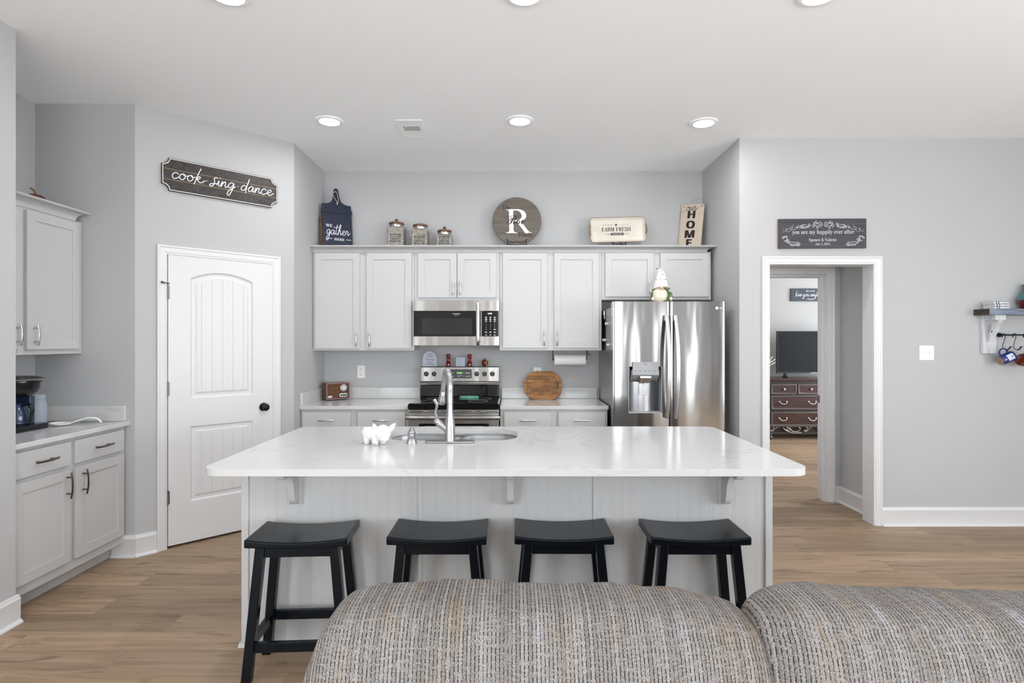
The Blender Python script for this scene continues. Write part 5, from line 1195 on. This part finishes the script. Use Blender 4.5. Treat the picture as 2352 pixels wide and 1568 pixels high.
for sx in (-1, 1):
    def q_(a, b): return (xm+sx*a, b)
    spiral(mb, FH, xm+sx*.026, .190, .022, 1.6, math.pi/2 if sx > 0 else math.pi/2, sx, .0042, [q_(.055, .176), q_(.075, .19)], cc_)
    spiral(mb, FH, xm+sx*.072, .180, .015, 1.3, 0 if sx > 0 else math.pi, -sx, .0036, None, cc_)
    spiral(mb, FH, xm+sx*.048, .160, .009, 1.2, 0, sx, .003, None, cc_)
    mb.stroke(FH, [q_(.04, .195), q_(.06, .208), q_(.052, .214)], .005, cc_); mb.stroke(FH, [q_(.05, .192), q_(.075, .203), q_(.07, .195)], .005, cc_)
    spiral(mb, FH, xm+sx*.112, .183, .014, 1.4, 0, sx, .0038, [q_(.13, .172), q_(.16, .166), q_(.185, .172)], cc_)
    mb.stroke(FH, [q_(.11, .170), q_(.14, .160), q_(.17, .160), q_(.19, .166)], .005, cc_); mb.stroke(FH, [q_(.135, .186), q_(.16, .184), q_(.18, .176)], .0045, cc_)
    spiral(mb, FH, xm+sx*.165, .172, .010, 1.2, 1, -sx, .0034, None, cc_)
    mb.flat(FH, circ(xm+sx*.203, .162, .006, 12), cc_)
    mb.stroke(FH, [q_(.19, .18), q_(.212, .165), q_(.222, .15), q_(.245, .146), q_(.262, .154), q_(.255, .168), q_(.24, .165)], .0028, cc_)
    mb.stroke(FH, [q_(.235, .172), q_(.25, .15), q_(.268, .133), q_(.285, .132), q_(.292, .148), q_(.275, .155), q_(.30, .135), q_(.318, .13)], .002, cc_)
    for a, b in ((.236, .184), (.29, .155), (.315, .147)): mb.flat(FH, circ(xm+sx*a, b, .0035, 10, .002), cc_)
    # lower corner scrolls
    def r_(a, b): return (xm+sx*(HW*.5-.006-a), b)
    spiral(mb, FH, *r_(.058, .062), .017, 1.5, 0, sx, .004, None, cc_); spiral(mb, FH, *r_(.024, .082), .011, 1.3, 1, -sx, .0036, None, cc_)
    spiral(mb, FH, *r_(.142, .032), .015, 1.5, 2, sx, .004, None, cc_)
    mb.stroke(FH, [r_(.03, .095), r_(.05, .085), r_(.06, .05), r_(.085, .032), r_(.12, .030), r_(.14, .018)], .005, cc_)
    mb.stroke(FH, [r_(.07, .048), r_(.095, .050), r_(.12, .046), r_(.14, .048)], .004, cc_); mb.stroke(FH, [r_(.08, .026), r_(.10, .02), r_(.125, .024)], .004, cc_)
    mb.stroke(FH, [r_(.03, .088), r_(.048, .096), r_(.058, .09)], .005, cc_); mb.stroke(FH, [r_(.03, .060), r_(.042, .058), r_(.05, .066)], .004, cc_)
mb.build('lettering', M['sign_silver'], hs)

# ------------------------------------------------------------------ bedroom through the doorway
YBd = 8.95
FK = Fr((PX(1816.5, YBd-.02), YBd-.0005, PZ(691.5, YBd-.02)), (1, 0, 0), (0, 0, 1)); ks = thing('wall_sign', 'navy sign lettered so I can kiss you anytime I want on bedroom wall', 'sign', FK.at(.32, 0, 0))
MB().fbox(FK, 0, 0, 0, .66, .198, .02).build('board', M['sign_blue'], ks, bevel=.001)
mb = MB(); script(mb, FK, 'kiss you anytime', .070, .078, .45, .0046, 1.05, .0206)
mb.text(FK, 'SO I CAN', .034, .305, .148, .0206, 'serif', width=.135).text(FK, 'I WANT', .034, .305, .020, .0206, 'serif', width=.112)
mb.build('lettering', M['white_paint'], ks)
YD = 8.42; X0 = 3.80
ds = thing('dresser', 'dark cherry carved dresser with antique pulls seen through the doorway', 'dresser', (X0+.8, 8.66, 0))
fdr = FY(YD); WD = 1.62
MB().fbox(fdr, X0+.01, .225, -.48, X0+WD-.01, .865, 0).build('case', M['dresser_dark'], ds)
MB().fbox(fdr, X0-.012, .868, -.49, X0+WD+.012, .905, .022).build('top', M['dresser_wood'], ds, bevel=.006)
def dz(py): return PZ(py, YD)
for (y0_, y1_) in ((868.5, 873.5),): pass
def front(a0, a1, z0, z1, knobs, style):
    mb = MB(); rr = .026
    mb.prism(fdr, [(a0, z0), (a1, z0), (a1, z1), (a0, z1)], .0005, .020, [[(a0+rr, z0+rr), (a1-rr, z0+rr), (a1-rr, z1-rr), (a0+rr, z1-rr)]])
    fr_d = mb.build('drawer', M['dresser_edge'], ds, bevel=.006)
    MB().fbox(fdr, a0+rr-.002, z0+rr-.002, .0008, a1-rr+.002, z1-rr+.002, .012).build('drawer_panel', M['dresser_wood'], fr_d)
    for k in knobs:
        zc = (z0+z1)/2
        if style == 'knob': MB().lathe([(.008, 0), (.006, .012), (.017, .02), (.018, .027), (.012, .034), (0, .036)], fdr.at(k, zc, .012), fdr.n, 20).build('knob', M['nickel'], fr_d)
        else:
            mb = MB().tube(cat([fdr.at(k-.055, zc+.010, .013), fdr.at(k-.050, zc+.006, .034), fdr.at(k-.032, zc-.014, .042), fdr.at(k, zc-.018, .044), fdr.at(k+.032, zc-.014, .042), fdr.at(k+.050, zc+.006, .034), fdr.at(k+.055, zc+.010, .013)], 4), .0062, 8)
            for s_ in (-.055, .055): mb.ell(fdr.at(k+s_, zc+.012, .018), .014, .010, .014, 12, 8)
            mb.build('handle', M['nickel'], fr_d)
for i in range(4): a = X0+.025+.397*i; front(a, a+.385, dz(905.5), dz(881.5), [a+.1925], 'knob')
for i in range(2):
    a = X0+.025+.794*i
    front(a, a+.782, dz(940.5), dz(907.5), [a+.175, a+.607], 'bail'); front(a, a+.782, dz(978.5), dz(945), [a+.175, a+.607], 'bail')
MB().fbox(fdr, X0-.006, .222, -.48, X0+WD+.006, dz(980), .018).build('lower_molding', M['dresser_edge'], ds, bevel=.005)
for sx in (X0+.03, X0+WD-.03):
    for c in (-.03, -.44): MB().lathe([(.028, 0), (.040, .03), (.03, .06), (.036, .11), (.026, .14), (.034, .2215)], fdr.at(sx, 0, c), (0, 0, 1), 16).build('foot', M['dresser_dark'], ds)
MB().fbox(fdr, X0+.03, .10, -.06, X0+WD-.03, .2215, -.05).build('apron_panel', M['dresser_dark'], ds)
mb = MB()
for k in range(3):
    xk = X0+.26+.50*k
    for pts in ([(-.24, .13), (-.20, .125), (-.16, .17), (-.06, .205), (.03, .17), (.10, .12), (.18, .125), (.20, .165), (.15, .20), (.09, .19)], [(-.05, .17), (.0, .13), (.10, .10), (.22, .10)], [(-.24, .205), (-.21, .19), (-.19, .15), (-.24, .135)], [(.02, .205), (.06, .20), (.04, .14), (.0, .15), (.02, .205)]):
        mb.tube(cat([fdr.at(xk+a, b, .002) for a, b in pts], 4), (.008, .012), 8)
mb.build('carved_apron', M['carving_bronze'], ds, label='scrolled openwork carving under the drawers')
tv = thing('television', 'dark flat screen television standing on the dresser in the bedroom', 'television', (4.56, 8.62, .906)); ft2 = FY(8.60); t0, t1, tz0, tz1 = PX(1786, 8.6), PX(1786, 8.6)+1.12, PZ(857, 8.6), PZ(760, 8.6)
MB().fbox(ft2, t0, tz0, -.05, t1, tz1, 0).build('housing', M['plastic_dark'], tv, bevel=.003)
MB().fbox(ft2, t0+.012, tz0+.02, .0002, t1-.012, tz1-.010, .0012).build('screen', M['tv_screen'], tv)
MB().fbox(ft2, t0+.5, tz0+.005, .0002, t0+.62, tz0+.012, .001).build('maker_plate', M['dial_silver'], tv)
for x in (t0+.125, t1-.125): MB().prism(Fr((x-.014, 8.625, 0), (0, -1, 0), (0, 0, 1), (1, 0, 0)), [(-.02, tz0+.02), (.02, tz0+.02), (.035, .925), (.09, .9058), (-.08, .9058), (-.03, .925)], 0, .028).build('foot', M['black_plastic'], tv)
vs = thing('branch_vase', 'white vase of pale twigs at the left end of the dresser', 'vase', (3.855, 8.62, .9056)); q = V((3.855, 8.62, .9056))
MB().lathe([(0, 0), (.035, 0), (.042, .03), (.036, .08), (.02, .11), (.022, .125), (.016, .125), (0, .10)], q, seg=24).build('vase', M['ceramic_white'], vs)
mb = MB()
for dx, dz2, bend in ((.10, .16, .03), (.11, .11, .02), (.07, .20, .02), (-.08, .18, -.02), (.05, .13, .01)): mb.tube(cat([q+V((0, 0, .11)), q+V((dx*.35, 0, .11+dz2*.55)), q+V((dx+bend, -.01, .12+dz2))], 6), [.003]*6+[.006]*3+[.008]*3+[.004], 7)
mb.build('twigs', M['twig_white'], vs)

# ------------------------------------------------------------------ wall shelf at the right edge
SX0, SX1, SYF, SZ0, SZ1 = 3.642, 4.56, 4.342, 1.655, 1.700
shf = thing('wall_shelf', 'rustic grey wooden wall shelf with timber brackets at the right edge', 'shelf', (4.1, 4.42, SZ0))
MB().box(SX0+.003, SYF, SZ0, SX1, YR-.0006, SZ1).build('board', M['shelf_grey'], shf, bevel=.002)
MB().box(SX0, SYF-.0005, SZ0-.0005, SX0+.0028, YR-.0006, SZ1+.0005).build('end_face', M['shelf_dark'], shf)
for xb in (3.695, 4.405):
    mb = MB().box(xb, YR-.028, PZ(811.5, 4.46), xb+.105, YR-.0006, SZ0-.0005)
    mb.box(xb+.012, SYF+.02, SZ0-.040, xb+.093, YR-.0285, SZ0-.0008)
    fbk = Fr((xb+.030, YR, 0), (0, -1, 0), (0, 0, 1), (1, 0, 0))
    mb.prism(fbk, [(.0285, SZ0-.215), (.0285, SZ0-.165), (.098, SZ0-.041), (.132, SZ0-.041)], 0, .045)
    br = mb.build('bracket', M['bracket_white'], shf, bevel=.002)
    MB().lathe([(0, .0015), (.006, .0012), (.006, 0), (0, 0)], fbk.at(.075, SZ0-.128, .0225)+V((-.0235, 0, 0)), (-1, 0, 0), 12).build('bolt_head', M['ink_dark'], br)
zb_ = SZ1+.0006
for k, (dx, dy, lb) in enumerate(((0, 0, 'lowest pale book of the stack on the wall shelf'), (.003, .002, 'middle pale book of the stack on the wall shelf'), (-.002, .003, 'topmost pale book of the stack on the wall shelf'))):
    x0, x1, y0 = 3.698+dx, 3.812+dx, 4.362+dy; z0 = zb_+.0187*k
    bk = thing('book', lb, 'book', ((x0+x1)/2, y0+.055, z0), 'pale books on the wall shelf')
    MB().box(x0, y0, z0, x1, y0+.112, z0+.002).box(x0, y0, z0+.016, x1, y0+.112, z0+.018).box(x0, y0, z0, x1, y0+.0025, z0+.018).build('cover', M['book_white'], bk)
    MB().box(x0+.002, y0+.003, z0+.0022, x1-.002, y0+.108, z0+.0158).build('pages', M['book_page'], bk)
    fbk2 = FY(y0); mb = MB()
    for a in (.018, .036): mb.fbox(fbk2, x0+a, z0+.0004, .0002, x0+a+.006, z0+.0176, .0006)
    mb.build('spine_print', M['ink_navy'], bk); MB().fbox(fbk2, x0+.075, z0+.008, .0002, x0+.105, z0+.0098, .0005).build('spine_title', M['ink_navy'], bk)
vc = (4.032, 4.425, SZ1+.0006); vv = thing('vase', 'teal and dark red glazed vase on the wall shelf', 'vase', vc)
MB().lathe([(0, 0), (.045, 0), (.062, .012), (.082, .045), (.0885, .072)], vc, seg=36).build('lower_body', M['vase_red'], vv)
MB().lathe([(.0885, .0722), (.086, .082), (.066, .11), (.047, .135), (.040, .155), (.044, .178), (.052, .192), (.047, .192), (.036, .165), (.0, .15)], vc, seg=36).build('upper_body', M['vase_teal'], vv)
hr_ = thing('hook_rail', 'blue-black iron rod with leaf finial mounted under the wall shelf', 'hook rail', (4.05, 4.44, 1.49)); RY, RZ = 4.435, PZ(769, 4.435)
rx0 = PX(2302, RY); MB().cyl((rx0, RY, RZ), (4.5, RY, RZ), .006, 12).build('rod', M['iron_blue'], hr_)
MB().tube(cat([(rx0+.004, RY, RZ), (rx0-.012, RY, RZ-.008), (rx0-.032, RY, RZ-.010), (rx0-.050, RY, RZ+.002), (rx0-.058, RY, RZ+.004), (rx0-.044, RY, RZ+.012), (rx0-.02, RY, RZ+.012), (rx0+.004, RY, RZ)], 5), .0045, 8).build('finial', M['iron_blue'], hr_)
for x in (rx0+.02, 4.45): MB().cyl((x, RY, RZ), (x, YR-.0006, RZ), .0055, 10).lathe([(.018, 0), (.018, .004), (0, .004)], (x, YR-.0006, RZ), (0, -1, 0), 16).build('standoff', M['iron_blue'], hr_)
def hook(px, lb):
    x = PX(px, RY); hk = cat([(x-.010, RY, RZ-.018), (x-.008, RY-.002, RZ+.004), (x+.002, RY-.004, RZ+.0105), (x+.011, RY-.006, RZ+.002), (x+.006, RY-.008, RZ-.022), (x-.010, RY-.012, RZ-.062), (x-.018, RY-.014, RZ-.088), (x-.008, RY-.016, RZ-.108), (x+.012, RY-.018, RZ-.116), (x+.030, RY-.018, RZ-.106), (x+.040, RY-.018, RZ-.092), (x+.048, RY-.018, RZ-.093)], 5)
    MB().tube(hk, [(.0022, .0055)]*len(hk), 10, flat=(1, 0, .3)).solid('mug_hook', M['iron_blue'], lb, 'hook', 'iron mug hooks on the rail')
hook(2304.5, 'iron hook carrying the blue mug, nearest the leaf finial'); hook(2329, 'empty iron hook in the middle of the visible rail'); hook(2353.5, 'iron hook carrying the red mug at the photo edge')
def mug(name, lb, c, ax, R, L, hu, parts):
    ax = V(ax).normalized(); hu = V(hu); hu = (hu-ax*hu.dot(ax)).normalized(); c = V(c)
    mg = thing(name, lb, 'mug', c)
    MB().lathe([(0, 0), (R*.82, 0), (R*.86, .004), (R*.92, .012), (R, L*.35), (R, L*.8), (R*.98, L), (R*.93, L), (R*.94, L*.8), (R*.9, .012), (0, .010)], c, ax, 36, u=hu).build('body', M[parts[0]], mg)
    MB().lathe([(0, .0125), (R*.90, .013), (R*.935, L*.8), (R*.925, L*.985)], c, ax, 36, u=hu, caps=False).build('inside', M[parts[1]], mg)
    MB().lathe([(R*.99, L-.004), (R*1.0, L), (R*.965, L+.0025), (R*.925, L)], c, ax, 36, u=hu, caps=False).build('rim', M[parts[3]], mg)
    MB().lathe([(0, -.0012), (R*.80, -.0012), (R*.82, 0.0002)], c, ax, 28, u=hu).build('foot', M[parts[2]], mg)
    hp_ = [c+ax*(L*.22)+hu*(R*.93), c+ax*(L*.20)+hu*(R+.018), c+ax*(L*.34)+hu*(R+.036), c+ax*(L*.6)+hu*(R+.038), c+ax*(L*.78)+hu*(R+.02), c+ax*(L*.78)+hu*(R*.94)]
    MB().tube(cat(hp_, 6), [(.0075, .0055)]*31, 10, flat=ax.cross(hu)).build('handle', M[parts[-1]], mg)
    return mg, ax, hu, c
mgY = 4.395
c0 = V((PX(2296.5, mgY), mgY, PZ(829, mgY))); axm = V((.80, -.10, .34)).normalized()
mg, ax_, hu_, c_m = mug('mug', 'dark blue stoneware mug with pale label hanging from the first hook', c0, (.84, .02, .36), .041, .104, (-.36, 0, .84), ['mug_blue', 'mug_blue', 'mug_clay', 'mug_blue'])
side_ = V((0, -1, 0)); side_ = (side_-ax_*side_.dot(ax_)).normalized(); up_ = ax_.cross(side_)
mb = MB()
def lab(u, v): th = (u-.5)*1.15-.25; return c_m+ax_*(.036+.052*v)+(side_*math.cos(th)+up_*math.sin(th))*(.041+.0012)
mb.grid(lab, 10, 4); mb.build('label_patch', M['mug_label'], mg)
fl = Fr(c_m+ax_*.060+(side_*.97-up_*.235)*.0432, -up_, ax_, None); fl = Fr(fl.o, up_, ax_, side_*.97-up_*.235)
MB().text(fl, 'Ds', .024, .0, .004, .0008, 'serif', width=.020).build('lettering', M['ink_dark'], mg)
mug('mug', 'red and orange mug hanging from the last hook, cut by the photo edge', V((PX(2359, 4.41), 4.425, PZ(829, 4.41))), (-.78, -.60, .12), .047, .088, (.25, 0, 1), ['mug_orange', 'mug_red', 'mug_clay', 'plastic_dark', 'mug_orange'])

# ------------------------------------------------------------------ sofa in front
sf = thing('sofa', 'beige ribbed chenille sofa whose puffy back rises in front of the island', 'sofa', (.75, 1.12, 0))
MB().box(-.36, .36, .06, 2.1, 1.30, .30).box(-.36, 1.10, .28, 2.1, 1.30, .62).build('frame', M['sofa_base'], sf, bevel=.03)
for x0 in (-.345, .88): MB().prism(FZ(.302), rrect(x0, .35, x0+1.215, 1.09, .06, 6), 0, .17).build('seat_cushion', M['sofa_base'], sf, bevel=.04, seg=3)
for x in (-.3, 2.0):
    for y in (.42, 1.26): MB().cyl((x, y, 0), (x, y, .0605), .03, 14).build('foot', M['black_plastic'], sf)
def cushion(Yc, top_px, zlow, ry, seed):
    xs_t = [(PX(px, Yc), PZ(py, Yc)) for px, py in top_px]
    xa, xb = xs_t[0][0], xs_t[-1][0]
    def topz(x):
        for (x0, z0), (x1, z1) in zip(xs_t, xs_t[1:]):
            if x0 <= x <= x1: return z0+(z1-z0)*(x-x0)/max(1e-9, x1-x0)
        return xs_t[-1][1]
    rnd = random.Random(seed)
    NU, NVv = 220, 64
    folds = [(rnd.uniform(xa, xb), rnd.uniform(.012, .03), rnd.uniform(-.003, .0032)) for _ in range(26)]
    mb = MB(); uvs = []
    for i in range(NU):
        s_ = i/(NU-1); s2 = .5-.5*math.cos(math.pi*s_); s2 = .35*s_+.65*s2; x = xa+(xb-xa)*s2
        zt_ = topz(x); e = min(1, math.sqrt(max(0, 1-abs(2*s2-1)**7))+.12); arc = 0; prev = None
        hgt = zt_-zlow
        for j in range(NVv):
            t_ = j/(NVv-1); th = math.pi*t_; cs_, sn = math.cos(th), math.sin(th)
            y = Yc-ry*e*math.copysign(abs(cs_)**.62, cs_); z = zlow+hgt*sn**.55
            wrk = sum(a*math.exp(-((x+.03*(z-.9)-p)/w_)**2) for p, w_, a in folds)*min(1, sn*2)
            seamd = -.006*math.exp(-((z-(zt_-.030))/.006)**2) if t_ < .5 else 0
            lump = .006*math.sin(9*x+seed)*math.sin(14*z)
            q = V((x, y-(wrk+seamd+lump)*(-1 if cs_ < 0 else 1), z+wrk*.6*sn**4))
            if prev is not None: arc += (q-prev).length
            prev = q; mb.v.append(q); uvs.append((x, arc))
    for i in range(NU-1):
        for j in range(NVv-1): mb.f.append((i*NVv+j, (i+1)*NVv+j, (i+1)*NVv+j+1, i*NVv+j+1))
    mb.f.append(tuple(range(NVv))); mb.f.append(tuple((NU-1)*NVv+j for j in range(NVv)))
    o = mb.build('back_cushion', M['chenille'], sf, angle=80)
    ul = o.data.uv_layers.new(name='UVMap')
    for lp in o.data.loops: ul.data[lp.index].uv = uvs[lp.vertex_index]
    return o
cushion(1.17, [(694, 1600), (700, 1568), (712, 1530), (722, 1502), (735, 1468), (752, 1425), (772, 1398), (795, 1380), (815, 1372), (835, 1369), (865, 1363), (900, 1361), (935, 1358), (1000, 1357), (1050, 1353), (1090, 1352), (1130, 1354), (1165, 1359), (1195, 1362), (1230, 1361), (1260, 1363), (1300, 1360), (1340, 1357), (1400, 1358), (1450, 1363), (1490, 1369), (1530, 1368), (1570, 1371), (1610, 1380), (1650, 1391), (1680, 1398), (1700, 1406), (1725, 1425), (1745, 1455), (1760, 1490), (1772, 1530), (1776, 1568), (1778, 1620)], .50, .155, 3)
cushion(1.16, [(1700, 1560), (1706, 1480), (1714, 1430), (1725, 1402), (1740, 1388), (1760, 1377), (1790, 1367), (1830, 1363), (1880, 1363), (1950, 1367), (2020, 1370), (2100, 1372), (2180, 1372), (2230, 1376), (2260, 1378), (2310, 1377), (2352, 1381), (2500, 1386), (2900, 1390), (3300, 1410), (3400, 1480), (3430, 1600)], .50, .165, 8)
